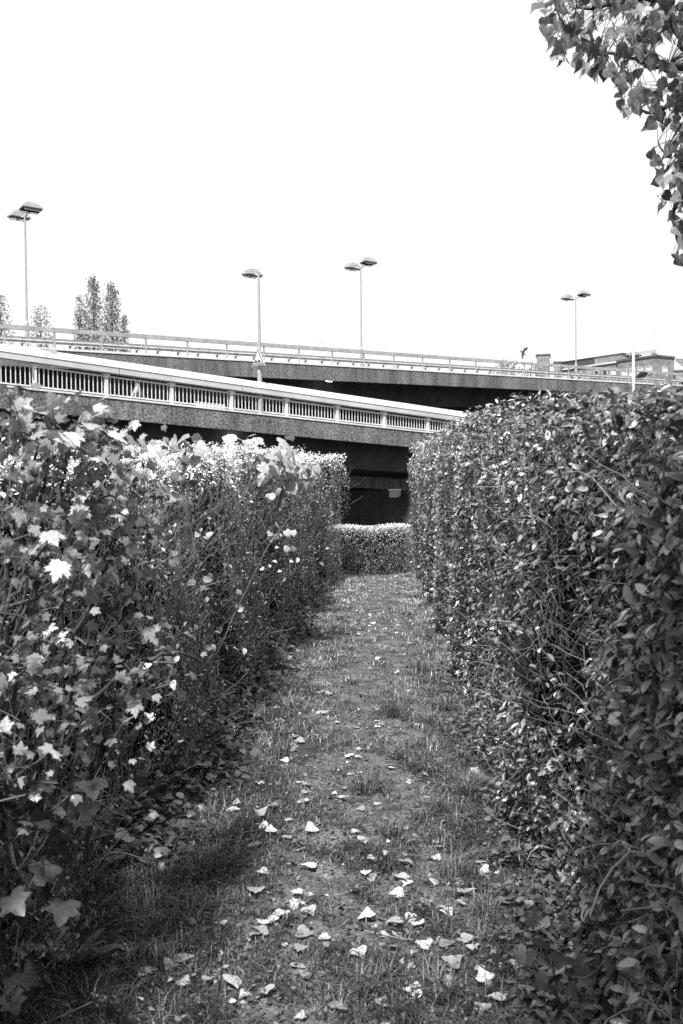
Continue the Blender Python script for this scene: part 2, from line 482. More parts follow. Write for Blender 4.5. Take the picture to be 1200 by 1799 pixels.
rt = thing('ramp_railing', 'white baluster railing with broad pale capping along the lower ramp', 'railing', b0)
def rail_h(i): return 1.306 - .0276 * i
UP = np.array((0, 0, 1.0))
post_me = None
for i in range(-3, 13):
    h = rail_h(i) - .43
    P = NP(i) + nperp * .14
    m = MB().box(-.055, .055, -.055, .055, .062, h).box(-.12, .12, -.075, .075, h - .10, h - .03).box(-.075, .075, -.09, .09, h - .155, h - .10)
    V = np.concatenate(m.V); Rz = np.c_[ndir, nperp, UP]
    mesh_obj('post', V @ Rz.T + P, m.F, M['white'], rt, base=b0)
bal_me = None
for i in range(-3, 12):
    A, B = NP(i) + nperp * .14, NP(i + 1) + nperp * .14
    sl = (B - A)
    a0, a1 = A + sl * .028, B - sl * .028
    h0, h1 = rail_h(i) - .43, rail_h(i + 1) - .43
    # two rails of the bay
    for nm, z0, z1, th in (('bottom_rail', .135, .135, .022), ('top_rail', h0 - .115, h1 - .115, .026)):
        m = MB(); mm = [(-.022, -th), (.022, -th), (.022, th), (-.022, th)]
        m.prism(mm, a0 + UP * z0, a1 + UP * z1, nperp)
        m.build(nm, M['white'], rt, b0)
    for k in range(1, 16):
        f = k / 16
        if i == 3 and abs(f - .49) < .05: continue
        p = A + sl * f; hb = h0 + (h1 - h0) * f
        if bal_me is None:
            m = MB().box(-.0125, .0125, -.0125, .0125, 0, 1)
            bal_me = bpy.data.meshes.new('baluster'); bal_me.from_pydata([tuple(v) for v in np.concatenate(m.V)], [], m.F); bal_me.materials.append(M['white'])
        o = bpy.data.objects.new('baluster', bal_me); COL.objects.link(o); o.parent = rt
        z0, z1 = .158, hb - .142
        o.matrix_basis = Matrix.Translation(Vector(p + UP * z0 - b0)) @ Matrix.Rotation(math.atan2(ndir[1], ndir[0]), 4, 'Z') @ Matrix.Diagonal((1, 1, z1 - z0, 1))
# broad two-faced capping in lengths of about two bays; joints where the photo shows them
joints = [-3.4, -1.0, 1.17, 3.16, 5.16, 7.13, 9.1, 11.1, 13.0]
for a, b in zip(joints[:-1], joints[1:]):
    A, B = NP(a), NP(b); e = (B - A) / np.linalg.norm(B - A) * .012
    A, B = A + e, B - e
    ha, hb = rail_h(a), rail_h(b)
    m = MB(); V = []
    for Q, h in ((A, ha), (B, hb)):
        lo, mid = h - .43, h - .235
        for n, z in ((-.02, lo), (.30, lo), (.40, mid), (.36, h), (.05, h), (-.055, mid + .004), (-.035, mid - .008)):
            V.append(Q + nperp * n + UP * z)
    k = 7
    F = [tuple(range(k))[::-1], tuple(range(k, 2 * k))] + [(i, (i + 1) % k, k + (i + 1) % k, k + i) for i in range(k)]
    m.add(V, F); m.build('capping', M['cap'], rt, b0)

# far flyover
b1 = FP(0).copy(); b1[2] = -3.2
t = thing('flyover_bridge', 'upper concrete flyover with speckled edge beam and dark underside', 'bridge', b1)
A, B = FP(-8), FP(34)
FW = 21.0
MB().prism([(0, -.97), (.35, -.97), (.35, 0), (0, 0)], A, B, fperp).build('edge_beam', M['aggregate'], t, b1)
MB().prism([(-.04, .003), (.5, .003), (.5, .12), (-.04, .12)], A, B, fperp).build('coping', M['white'], t, b1)
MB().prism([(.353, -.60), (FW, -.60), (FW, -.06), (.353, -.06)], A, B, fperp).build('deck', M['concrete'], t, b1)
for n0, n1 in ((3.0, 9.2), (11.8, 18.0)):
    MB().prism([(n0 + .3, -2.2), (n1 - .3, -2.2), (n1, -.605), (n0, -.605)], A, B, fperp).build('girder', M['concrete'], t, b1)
MB().prism([(FW + .003, -.97), (FW + .35, -.97), (FW + .35, .3), (FW + .003, .3)], A, B, fperp).build('edge_beam', M['aggregate'], t, b1)
for i in (-5, 5, 16, 27):
    for off in (6.1, 14.9):
        P = FP(i) + fperp * off; Q0 = np.array((P[0], P[1], 0)) - fdir * .5
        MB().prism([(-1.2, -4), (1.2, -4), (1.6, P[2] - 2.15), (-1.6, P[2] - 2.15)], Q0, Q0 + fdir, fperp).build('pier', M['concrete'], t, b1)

rt = thing('flyover_railing', 'thin grey railing with flat top rail on the upper flyover', 'railing', b1)
fp_me = None
for i in range(-6, 31):
    P = FP(i) + fperp * .12
    if fp_me is None:
        m = MB().box(-.045, .045, -.035, .035, .12, 1.0)
        fp_me = bpy.data.meshes.new('post'); fp_me.from_pydata([tuple(v) for v in np.concatenate(m.V)], [], m.F); fp_me.materials.append(M['steel'])
    o = bpy.data.objects.new('post', fp_me); COL.objects.link(o); o.parent = rt
    o.matrix_basis = Matrix.Translation(Vector(P - b1)) @ Matrix.Rotation(math.atan2(fdir[1], fdir[0]), 4, 'Z')
for i in range(-6, 30, 2):
    A, B = FP(i + .35) + fperp * .12, FP(i + 2.345) + fperp * .12
    MB().prism([(-.06, 1.003), (.10, 1.003), (.10, 1.24), (-.06, 1.24)], A, B, fperp).build('top_rail', M['steel'], rt, b1)
    MB().prism([(.037, .58), (.065, .58), (.065, .61), (.037, .61)], A, B, fperp).build('wire', M['steel'], rt, b1)

gt = thing('crash_barrier', 'galvanised crash barrier on short posts behind the flyover railing', 'crash barrier', b1)
gp_me = None; step = .5
for k in range(-12, 62):
    i = k * step
    P = FP(i) + fperp * 1.25
    if gp_me is None:
        m = MB().box(-.05, .05, -.02, .12, -.06, .80).box(-.10, .10, -.16, -.02, .44, .80)
        gp_me = bpy.data.meshes.new('post'); gp_me.from_pydata([tuple(v) for v in np.concatenate(m.V)], [], m.F); gp_me.materials.append(M['galv'])
    o = bpy.data.objects.new('post', gp_me); COL.objects.link(o); o.parent = gt
    o.matrix_basis = Matrix.Translation(Vector(P - b1)) @ Matrix.Rotation(math.atan2(fdir[1], fdir[0]), 4, 'Z')
for k in range(-12, 60, 2):
    A, B = FP(k * step + .08), FP((k + 2) * step + .075)
    sec = [(-.22 - 0, .45), (-.17, .50), (-.17, .56), (-.24, .60), (-.24, .64), (-.17, .68), (-.17, .74), (-.22, .79),
           (-.20, .79), (-.15, .745), (-.15, .675), (-.22, .635), (-.22, .605), (-.15, .565), (-.15, .495), (-.20, .45)]
    MB().prism([(n + 1.25 + .01, z) for n, z in sec], A, B, fperp).build('beam', M['galv'], gt, b1)

# lower beam and abutment seen in the gap under the ramp
L0, L1 = at(590, 827, 47.3), at(725, 836, 49.6)
ld = unit(np.array((L1 - L0)[:2].tolist() + [0])); lp = np.array((-ld[1], ld[0], 0)); lp = lp if lp[1] > 0 else -lp
LA, LB = L0 - (L1 - L0) * 5, L1 + (L1 - L0) * 3
bb = LA.copy(); bb[2] = -3.2
t = thing('underpass_portal', 'deep shaded concrete portal under the ramp with a pale cross beam', 'underpass', bb)
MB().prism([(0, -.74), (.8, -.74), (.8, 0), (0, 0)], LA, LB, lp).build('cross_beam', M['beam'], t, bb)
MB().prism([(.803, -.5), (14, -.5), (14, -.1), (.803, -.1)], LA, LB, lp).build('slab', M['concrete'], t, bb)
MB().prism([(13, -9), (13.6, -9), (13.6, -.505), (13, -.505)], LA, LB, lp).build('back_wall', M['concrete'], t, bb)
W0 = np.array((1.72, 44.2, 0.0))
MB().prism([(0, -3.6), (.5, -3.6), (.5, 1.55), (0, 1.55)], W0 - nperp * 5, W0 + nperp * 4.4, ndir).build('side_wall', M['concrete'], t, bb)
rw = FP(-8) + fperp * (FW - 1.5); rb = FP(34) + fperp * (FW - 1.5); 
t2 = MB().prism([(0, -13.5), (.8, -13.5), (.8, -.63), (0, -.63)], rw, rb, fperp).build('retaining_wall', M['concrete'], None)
tag(t2, 'long shaded concrete retaining wall beneath the upper flyover', 'wall')

# ------------------------------------------------------------------ lamps
def soffit_light(p, s, label):
    o = thing('ceiling_light', label, 'light', p)
    m = MB().bar((0, 0, .0), (0, 0, .07), s * .55, s * .5, 12); m.build('housing', M['galv'], o)
    V, F = [], []
    S = 14
    for r, z in ((1, 0), (.92, -.10), (.7, -.19), (.35, -.25)):
        V += [(r * s * math.cos(a), r * s * .62 * math.sin(a), z * s * 1.1) for a in np.arange(S) * 2 * math.pi / S]
    for k in range(3):
        F += [(k * S + i, k * S + (i + 1) % S, (k + 1) * S + (i + 1) % S, (k + 1) * S + i) for i in range(S)]
    F += [tuple(range(3 * S, 4 * S)), tuple(range(S))[::-1]]
    mesh_obj('diffuser', np.array(V), F, M['lamp'], o)
i_n = (438 - 64) / (410 - 64) * 3
P = NP(3.27) + nperp * .75; soffit_light(P - UP * .50, .30, 'lit dome lamp under the lower ramp beam')
P = FP(8.45) + fperp * 2.0; soffit_light(P - UP * .68, .42, 'lit dome lamp under the upper flyover beam')
wl_ = at(694, 867.5, 42.3)
o = thing('bulkhead_light', 'small boxy wall lamp in the dark underpass', 'light', wl_)
MB().box(-.28, .26, -.02, .25, .14, .2).build('housing', M['galv'], o)
MB().box(-.24, .12, 0, .2, -.15, .137).build('diffuser', M['hood'], o)
MB().add([(.123, 0, -.15), (.123, .2, -.15), (.123, .2, .137), (.123, 0, .137), (.24, 0, -.05), (.24, .2, -.05), (.24, .2, .09), (.24, 0, .09)],
         [(0, 1, 2, 3), (7, 6, 5, 4), (0, 4, 5, 1), (1, 5, 6, 2), (2, 6, 7, 3), (3, 7, 4, 0)]).build('end_cap', M['hood'], o)
MB().box(-.05, .05, .1, .75, -.02, .03).build('bracket', M['galv'], o)

def lamp_head(parent, c, yaw, w, d, roll=0, tip=0):
    """tiered hood over an open dark reflector, tilted a little"""
    Mx = Matrix.Translation(Vector(c)) @ Matrix.Rotation(yaw, 4, 'Z') @ Matrix.Rotation(roll, 4, 'Y') @ Matrix.Rotation(tip, 4, 'X')
    def tf(V): return np.array([Mx @ Vector(v) for v in V])
    V, F = [], []
    tiers = [(1, .02), (.98, .07), (.82, .15), (.80, .20), (.60, .28), (.56, .33), (.30, .40)]
    for s, z in tiers:
        V += [(x * w * s / 2, y * d * s / 2, z * w * .9) for x, y in ((-1, -1), (1, -1), (1, 1), (-1, 1))]
    for k in range(len(tiers) - 1):
        F += [(k * 4 + i, k * 4 + (i + 1) % 4, k * 4 + 4 + (i + 1) % 4, k * 4 + 4 + i) for i in range(4)]
    F.append(tuple(range(4 * len(tiers) - 4, 4 * len(tiers))))
    hood = mesh_obj('hood', tf(V), F, M['hood'], parent)
    m = MB()
    e = .045 * w
    for a in ((-w / 2, w / 2, -d / 2, -d / 2 + e), (-w / 2, w / 2, d / 2 - e, d / 2), (-w / 2, -w / 2 + e, -d / 2 + e + .002, d / 2 - e - .002), (w / 2 - e, w / 2, -d / 2 + e + .002, d / 2 - e - .002)):
        m.box(a[0], a[1], a[2], a[3], -.035 * w, .016 * w)
    m.box(-w * .44, w * .44, -d * .40, d * .40, .03 * w, .05 * w)
    m.box(-w * .03, w * .03, -d * .42, d * .42, -.10 * w, .028 * w)
    V = tf(np.concatenate(m.V)); mesh_obj('reflector', V, m.F, M['dark'], parent)
    m = MB()
    for sx in np.linspace(-.42, .42, 12):
        for sy in (-.40, .40):
            m.box(sx * w - .012 * w, sx * w + .012 * w, sy * d - .012, sy * d + .012, -.10 * w, -.036 * w)
    for sy in (-.40, .40): m.box(-.44 * w, .44 * w, sy * d - .014, sy * d + .014, -.125 * w, -.102 * w)
    V = tf(np.concatenate(m.V)); mesh_obj('guard', V, m.F, M['galv'], parent)

def street_lamp(base, top, heads, label, r0, r1, group):
    o = thing('street_lamp', label, 'street lamp', base, group)
    hgt = top[2] - base[2]; dx = (top - base)
    MB().bar((0, 0, 0), dx * .30, r0, r0, 12).bar(dx * .3, dx * .32, r0, r1 * 1.3, 12).bar(dx * .32, dx, r1 * 1.3, r1, 12).build('pole', M['pole'], o)
    for (ox, oy, oz, yaw, w, d, roll, tip) in heads:
        c = dx + np.array((ox, oy, oz))
        MB().bar(dx * .985, c + np.array((0, 0, .04)), r1 * .8, r1 * .7, 8).build('arm', M['galv'], o)
        lamp_head(o, c, yaw, w, d, roll, tip)
    return o
fy = math.atan2(fdir[1], fdir[0])
def far_lamp(px, ptop, s, label):
    base = FP(s) + fperp * 10.0
    # slide along the median so that it stands at the measured column
    for _ in range(30):
        x = project((base + UP * 3)[None])[0, 0]
        base = base + (FP(1) - FP(0)) * (px - x) / 400
    y = base[1]; top = at(px, ptop, y); top = np.array((base[0], base[1], top[2] - .1))
    u = fperp * 1.0
    street_lamp(base, top, [(u[0], u[1], .02, fy, 1.28, .74, 0, .10), (-u[0], -u[1], .10, fy, 1.28, .74, 0, -.10)], label, .13, .06, 'street lamps on the flyover')
far_lamp(47, 374, 1.83, 'tall double headed street lamp on flyover beside the columnar poplar trees')
far_lamp(635, 466, 11.9, 'double headed street lamp on flyover near small arched sign')
far_lamp(1012, 521, 21.9, 'double headed street lamp on flyover in front of brick buildings')
base = NP(3.49) + nperp * .14
for _ in range(20):
    base = base + (NP(1) - NP(0)) * (457 - project((base + UP * .3)[None])[0, 0]) / 300
base = base + UP * .062
topz = at(456, 480, base[1])[2]
street_lamp(base, np.array((base[0], base[1], topz)), [(nperp[0] * .42, nperp[1] * .42, .0, math.atan2(ndir[1], ndir[0]), .66, .46, 0, .10)], 'single headed street lamp rising from the lower ramp railing', .088, .045, 'street lamps')

# ------------------------------------------------------------------ signs
def tri_sign(name, centre, yaw, h, label, post_to, mount_back=.05):
    """triangular bump warning sign, apex up"""
    o = thing(name, label, 'road sign', centre)
    w = h * 1.15
    Rz = Matrix.Rotation(yaw, 4, 'Z')
    def plate(nm, k, y, mat, th=.012, dz=0):
        pts = [(-w / 2 * k, -h * .36 * k + dz), (w / 2 * k, -h * .36 * k + dz), (0, h * .64 * k + dz)]
        V = [Rz @ Vector((x, y, z)) for x, z in pts] + [Rz @ Vector((x, y + th, z)) for x, z in pts]
        return mesh_obj(nm, np.array(V), [(0, 1, 2), (5, 4, 3), (0, 3, 4, 1), (1, 4, 5, 2), (2, 5, 3, 0)], mat, o)
    plate('rim', 1.06, .004, M['white']); plate('border', 1.0, -.012, M['paint_red'], .014); plate('face', .66, -.024, M['white'], .01)
    xs = np.linspace(-.26, .26, 25) * w
    zz = -h * .17 + np.abs(np.sin((xs / w + .26) / .52 * 2 * math.pi)) * h * .13
    V = [Rz @ Vector((x, -.030, -h * .19)) for x in xs] + [Rz @ Vector((x, -.030, z)) for x, z in zip(xs, zz)]
    V += [Rz @ Vector((x, -.026, -h * .19)) for x in xs] + [Rz @ Vector((x, -.026, z)) for x, z in zip(xs, zz)]
    n = 25
    F = [(i, i + 1, n + i + 1, n + i) for i in range(n - 1)] + [(3 * n + i, 3 * n + i + 1, 2 * n + i + 1, 2 * n + i) for i in range(n - 1)] + [(n + i, n + i + 1, 3 * n + i + 1, 3 * n + i) for i in range(n - 1)]
    mesh_obj('symbol', np.array(V), F, M['dark'], o)
    m = MB()
    if post_to is not None:
        m.bar(Rz @ Vector((0, .05, -h * .1)), np.array(post_to) - centre, .025, .025, 8)
        m.build('post', M['pole'], o)
    else:
        m.box(-.02, .02, .017, mount_back, -.05, .0); V = np.array([Rz @ Vector(v) for v in np.concatenate(m.V)])
        mesh_obj('clamp', V, m.F, M['galv'], o)
c = at(453.5, 631, base[1] - .16)
tri_sign('warning_sign', c, -.85, .66, 'triangular bump warning sign turned sideways on the ramp lamp post', None, .14)
q = NP(1.55) + nperp * .75
for _ in range(20): q = q + (NP(1) - NP(0)) * (241 - project((q + UP * .3)[None])[0, 0]) / 300
c = at(241, 688, q[1]); foot = np.array((c[0] - .02, c[1], q[2] - .06))
tri_sign('warning_sign', c, -.25, .47, 'triangular bump warning sign on a short post behind the ramp balusters', foot)
# white panel on the ramp kerb
q = NP(2.42) + nperp * .22
o = MB().prism([(0, .064), (.05, .064), (.05, .26), (0, .26)], q, NP(2.92) - NP(2.42) + q, nperp).build('kerb_panel', M['white'])
tag(o, 'low white panel at the foot of the ramp balusters', 'panel')
# round-topped sign on the flyover
q = FP(7.65) + fperp * .95
for _ in range(20): q = q + (FP(1) - FP(0)) * (564 - project((q + UP)[None])[0, 0]) / 300
c = at(564, 610, q[1])
o = thing('arched_sign', 'small round topped sign standing behind the flyover top rail', 'sign', (q[0], q[1], q[2] - .06))
def arch(k, y, nm, mat, z0):
    a = np.linspace(0, math.pi, 13); w = .16 * k
    pts = [(w, z0)] + [(w * math.cos(x), .10 + w * 1.25 * math.sin(x)) for x in a] + [(-w, z0)]
    dz = c[2] - q[2] + .06
    V = [(x, y, z + dz) for x, z in pts] + [(x, y + .012, z + dz) for x, z in pts]; n = len(pts)
    F = [tuple(range(n)), tuple(range(n, 2 * n))[::-1]] + [(i, (i + 1) % n, n + (i + 1) % n, n + i) for i in range(n)]
    return mesh_obj(nm, np.array(V), F, mat, o)
arch(1.0, 0, 'frame', M['paint_red'], -.22); arch(.72, -.014, 'face', M['white'], -.2)
for sx in (-.05, .05): MB().box(sx - .02, sx + .02, -.022, -.016, c[2] - q[2] + .12, c[2] - q[2] + .16).build('symbol', M['dark'], o)
MB().bar((0, .03, 0), (0, .03, c[2] - q[2] + .05), .018, .018, 8).build('post', M['pole'], o)
# pale post and small board behind the right hedge
p0 = at(1113, 690, 46); p1 = at(1112, 615, 46)
gz = -3.2
o = thing('marker_post', 'plain pale post rising behind the privet hedge before brick building', 'post', (p0[0], p0[1], gz))
MB().bar((0, 0, 0), (0, 0, p1[2] - gz), .065, .06, 10).build('shaft', M['white'], o); MB().bar((0, 0, p1[2] - gz), (0, 0, p1[2] - gz + .03), .075, .07, 10).build('cap', M['galv'], o)
p0 = at(1076, 688, 40)
o = thing('grey_signboard', 'small grey board with white marks above the privet hedge', 'sign', (p0[0], p0[1], gz))
hz = p0[2] - gz
MB().add([(-.25, 0, hz - .28), (.25, 0, hz - .28), (.25, 0, hz + .22), (-.25, 0, hz + .16), (-.25, .03, hz - .28), (.25, .03, hz - .28), (.25, .03, hz + .22), (-.25, .03, hz + .16)],
         [(0, 1, 2, 3), (7, 6, 5, 4), (0, 4, 5, 1), (1, 5, 6, 2), (2, 6, 7, 3), (3, 7, 4, 0)]).build('board', M['panel'], o)
m = MB().add([(-.18, -.006, hz - .03), (-.15, -.006, hz - .03), (-.13, -.006, hz + .06), (-.15, -.006, hz + .06)], [(0, 1, 2, 3)])
for x in (-.05, .01): m.add([(x, -.006, hz), (x + .025, -.006, hz), (x + .025, -.006, hz + .1), (x, -.006, hz + .1)], [(0, 1, 2, 3)])
m.add([(-.025, -.006, hz + .04), (.01, -.006, hz + .04), (.01, -.006, hz + .065), (-.025, -.006, hz + .065)], [(0, 1, 2, 3)])
m.build('marks', M['white'], o)
MB().bar((0, .06, 0), (0, .06, hz + .1), .03, .03, 8).build('post', M['galv'], o)

# ------------------------------------------------------------------ buildings beyond the flyover
def wall_box(mb, P, d1, l1, d2, l2, z0, z1):
    P, d1, d2 = (np.array((q[0], q[1], 0.0)) for q in (P, d1, d2))
    c = [P, P + d1 * l1, P + d1 * l1 + d2 * l2, P + d2 * l2]
    V = [q + UP * z0 for q in c] + [q + UP * z1 for q in c]
    return mb.add(V, [(3, 2, 1, 0), (4, 5, 6, 7)] + [(i, (i + 1) % 4, 4 + (i + 1) % 4, 4 + i) for i in range(4)])
def window(parent, base, P, d, nrm, s0, s1, z0, z1, frame='white', pane='glass'):
    """frame proud of the wall, pane set in it; nrm points outwards"""
    A = np.array((P[0], P[1], 0.0)) + d * s0; w = s1 - s0
    f = MB()
    for a, b, c0, c1 in ((0, w, z0, z0 + .1), (0, w, z1 - .1, z1), (0, .09, z0 + .101, z1 - .101), (w - .09, w, z0 + .101, z1 - .101)):
        wall_box(f, A + d * a + nrm * .002, d, b - a, nrm, .10, c0, c1)
    fo = f.build('window', M[frame], parent, base)
    p = wall_box(MB(), A + d * .092 + nrm * .002, d, w - .184, nrm, .03, z0 + .102, z1 - .102).build('pane', M[pane], fo, None)
    p.data.transform(Matrix.Translation(-Vector([float(x) for x in base])))
D0 = 150.0
Ccor = at(1153, 623, D0); Lft = at(1085, 632, 156); Rgt = at(1183, 626, 152)
d1 = unit(np.array((Lft[0] - Ccor[0], Lft[1] - Ccor[1], 0))); l1 = np.linalg.norm((Lft - Ccor)[:2])
d2 = np.array((-d1[1], d1[0], 0)); d2 = d2 if d2[0] > 0 else -d2; l2 = 4.2
n1, n2 = -d2, -d1
zt = Ccor[2]; gz = -3.2
bs = np.array((Ccor[0], Ccor[1], gz))
bt = thing('brick_corner_building', 'brick corner building with bright windows and flat dark roof edge', 'building', bs)
wall_box(MB(), Ccor, d1, l1, d2, l2, gz, zt - .3).build('wall', M['brick'], bt, bs)
rf = wall_box(MB(), Ccor - d1 * .15 - d2 * .15, d1, l1 + .3, d2, l2 + .3, zt - .297, zt).build('roof', M['roof'], bt, bs)
for row in range(3):
    for px0, px1 in ((1093, 1103), (1107, 1117), (1121, 1131), (1135, 1146)):
        s = [(1153 - q) / 68.0 * l1 for q in (px1, px0)]
        z1 = zt - 1.55 - row * 3.1
        window(bt, bs, Ccor, d1, n1, s[0], s[1], z1 - 1.25, z1, 'white', 'render' if row == 0 else 'glass')
    window(bt, bs, Ccor, d2, n2, 1.4, 2.5, zt - 3.2 - row * 3.1, zt - 1.7 - row * 3.1, 'white', 'render')
m = MB()
for k in range(9): wall_box(m, Ccor + d2 * (.5 + k * .4) + n2 * .7, d2, .05, n2, .05, zt - 4.6, zt - 3.7)
wall_box(m, Ccor + d2 * .4 + n2 * .69, d2, 3.5, n2, .07, zt - 3.695, zt - 3.6); wall_box(m, Ccor + d2 * .4 + n2 * .002, d2, 3.5, n2, .8, zt - 4.75, zt - 4.605)
m.build('balcony', M['white'], bt, bs)
m = MB().bar(Ccor + d2 * 4.35 - UP * (zt + 0) + UP * gz + n2 * .1, Ccor + d2 * 4.35 + n2 * .1, .09, .09, 8); m.build('downpipe', M['galv'], bt, bs)
# things on its roof
q = Ccor + d1 * 5.6 + d2 * 1.6
o = thing('roof_ventilator', 'flat conical ventilator hood on the brick building roof', 'ventilator', (q[0], q[1], zt))
MB().bar((0, 0, 0), (0, 0, .55), .9, .9, 12).build('drum', M['panel'], o); MB().bar((0, 0, .553), (0, 0, .62), 1.35, 1.35, 12).build('rim', M['dark'], o)
MB().bar((0, 0, .623), (0, 0, 1.15), 1.3, .7, 12).build('hood', M['panel'], o); MB().bar((0, 0, 1.153), (0, 0, 1.4), .62, .5, 12).build('crown', M['render'], o)
q = Ccor + d1 * .9 + d2 * .7
o = thing('antenna_mast', 'thin lattice antenna mast on the brick building roof', 'antenna', (q[0], q[1], zt))
m = MB(); H = 3.7
for k in range(3):
    a = k * 2.094; m.bar((.1 * math.cos(a), .1 * math.sin(a), 0), (.07 * math.cos(a), .07 * math.sin(a), H), .02, .016, 5)
m.build('mast', M['galv'], o)
for k in range(11): MB().bar((-.1, 0, .3 + k * .32), (.1, .05, .42 + k * .32), .014, .014, 5).build('rung', M['galv'], o)
for z, l, s in ((2.2, .5, -1), (2.6, .32, 1), (3.0, .45, -1), (3.3, .3, 1)): MB().bar((0, 0, z), (s * l * .6, 0, z), .015, .015, 5).bar((s * l * .6, 0, z - .25), (s * l * .6, 0, z + .3), .03, .03, 6).build('aerial', M['galv'], o)
MB().box(-.35, .35, -.3, .3, .003, .4).build('base_box', M['panel'], o)
o = thing('rooftop_lettering', 'row of small thin letters standing on brick building roof', 'sign', (Ccor[0], Ccor[1], zt))
r2 = random.Random(4)
m = MB(); wall_box(m, d1 * .2 + d2 * .3, d1, 5.2, d2, .03, .42, .46); m.build('support_rail', M['galv'], o)
for k in range(6): wall_box(MB(), d1 * (.3 + k * 1.0) + d2 * .30, d1, .03, d2, .03, .003, .418).build('strut', M['galv'], o)
for k in range(15):
    m = MB(); s = .25 + k * .345; tall = r2.random() < .35; w_ = .19
    strokes = [(0, .05, 0, .55 if tall else .36)]
    ty = r2.choice('nou')
    if ty in 'no': strokes.append((.053, w_ - .053, .30, .36))
    if ty in 'ou': strokes.append((.053, w_ - .053, 0, .06))
    strokes.append((w_ - .05, w_, 0, .36))
    for a, b, c0, c1 in strokes: wall_box(m, d1 * (s + a) + d2 * .3, d1, b - a, d2, .04, .463 + c0, .463 + c1)
    m.build('letter', M['panel'], o)
# long wing with dark roof glazing
W_ = Ccor + d1 * (l1 + .01) + d2 * .25
zw = at(1085, 634, 156)[2]
bs2 = np.array((W_[0], W_[1], gz))
bt = thing('long_wing_building', 'long brick wing with small windows and dark glazed attic storey', 'building', bs2)
wall_box(MB(), W_, d1, 12.5, d2, 6, gz, zw - .25).build('wall', M['brick'], bt, bs2)
wall_box(MB(), W_ - d2 * .2 + d1 * .0, d1, 12.7, d2, 6.3, zw - .247, zw).build('roof', M['render'], bt, bs2)
wall_box(MB(), W_ + d2 * 1.2 + d1 * .3, d1, 13.5, d2, 4, zw + .003, zw + 1.35).build('attic', M['panel'], bt, bs2)
wall_box(MB(), W_ + d2 * 1.0 + d1 * .1, d1, 14, d2, 4.4, zw + 1.353, zw + 1.5).build('attic_roof', M['render'], bt, bs2)
for k in range(3): window(bt, bs2, W_ + d2 * 1.2 + d1 * .3, d1, n1, 5.6 + k * 2.6, 8.0 + k * 2.6, zw + .25, zw + 1.25, 'dark')
for k in range(5): window(bt, bs2, W_ + d2 * 1.2 + d1 * .3, d1, n1, .3 + k * 1.05, 1.25 + k * 1.05, zw + .2, zw + 1.28, 'panel', 'panel')
for row in range(3):
    for k in range(7): window(bt, bs2, W_, d1, n1, .5 + k * 1.7, 1.5 + k * 1.7, zw - 2.1 - row * 2.6, zw - 1.0 - row * 2.6, 'white', 'render' if (k + row) % 3 == 0 else 'glass')
def block(name, label, px0, px1, py, Y, depth, mat, roofmat, wins=0):
    a, b = at(px0, py, Y), at(px1, py, Y - .20 * (px1 - px0) / FPX * Y)
    dd = unit(np.array((b[0] - a[0], b[1] - a[1], 0))); l = np.linalg.norm((b - a)[:2]); pp = np.array((-dd[1], dd[0], 0))
    base = np.array((a[0], a[1], gz))
    t = thing(name, label, 'building', base)
    wall_box(MB(), a, dd, l, pp, depth, gz, a[2] - .25).build('wall', M[mat], t, base)
    wall_box(MB(), a - dd * .12 - pp * .12, dd, l + .24, pp, depth + .24, a[2] - .247, a[2]).build('roof', M[roofmat], t, base)
    for r in range(wins):
        for k in range(max(1, int(l // 2.4))):
            window(t, base, a, dd, -pp, .7 + k * 2.4, 1.9 + k * 2.4, a[2] - 2.6 - r * 3, a[2] - 1.2 - r * 3, 'white', 'render')
    return t
block('brick_stair_tower', 'plain brick stair tower with thin dark coping left of long wing', 942, 966, 622, 168, 4, 'brick', 'roof')
block('brick_chimney_block', 'small low brick block beside the brick stair tower', 973, 986, 635, 165, 3, 'brick', 'roof')
block('white_apartment_block', 'tall white rendered apartment block behind the brick stair tower', 933, 953, 609, 260, 8, 'white_render', 'white_render', 2)
block('white_side_block', 'lower white rendered block joined to the tall white block', 893, 932, 614, 262, 8, 'white_render', 'white_render', 2)
t = block('grey_shed_building', 'grey building with slatted sloping roof beside brick corner building', 1187, 1225, 650, 151, 6, 'panel', 'roof', 1)
a = at(1185, 628, 152.5)
for k in range(9):
    s0 = np.array((a[0] + .2 + k * .28, a[1] + .5, a[2] - .15 - k * .24)) - np.array(t.location)
    MB().box(s0[0], s0[0] + 3.2, s0[1], s0[1] + .5, s0[2] - .10, s0[2]).build('slat', M['roof'], t)

# ------------------------------------------------------------------ bird
bp = at(919, 620, 70)
V, F = [], []
prof = [(-.34, .012), (-.26, .05), (-.10, .075), (.06, .07), (.2, .045), (.34, .03), (.46, .05)]
S = 8
for x, r in prof: V += [(x, r * math.cos(a), r * .9 * math.sin(a)) for a in np.arange(S) * 2 * math.pi / S]
for k in range(len(prof) - 1): F += [(k * S + i, k * S + (i + 1) % S, (k + 1) * S + (i + 1) % S, (k + 1) * S + i) for i in range(S)]
F += [tuple(range(S))[::-1], tuple(range((len(prof) - 1) * S, len(prof) * S))]
for s in (-1, 1):
    n = len(V)
    for (x, y, z) in [(-.12, .05, .03), (.1, .05, .03), (-.16, .25, .16), (.1, .25, .15), (.0, .52, .14), (.16, .45, .12), (.2, .62, .06)]:
        V += [(x, s * y, z), (x, s * y, z + .012)]
    for a, b, c, d in ((0, 2, 6, 4), (4, 6, 10, 8), (8, 10, 12, 12)):
        F += [(n + a, n + b, n + c, n + d) if c != d else (n + a, n + b, n + c), (n + d + 1, n + c + 1, n + b + 1, n + a + 1) if c != d else (n + c + 1, n + b + 1, n + a + 1)]
bird = mesh_obj('bird', np.array(V) * .95, F, M['bird'], smooth=True)
bird.location = bp.tolist(); bird.rotation_euler = Euler((1.15, .62, .15))
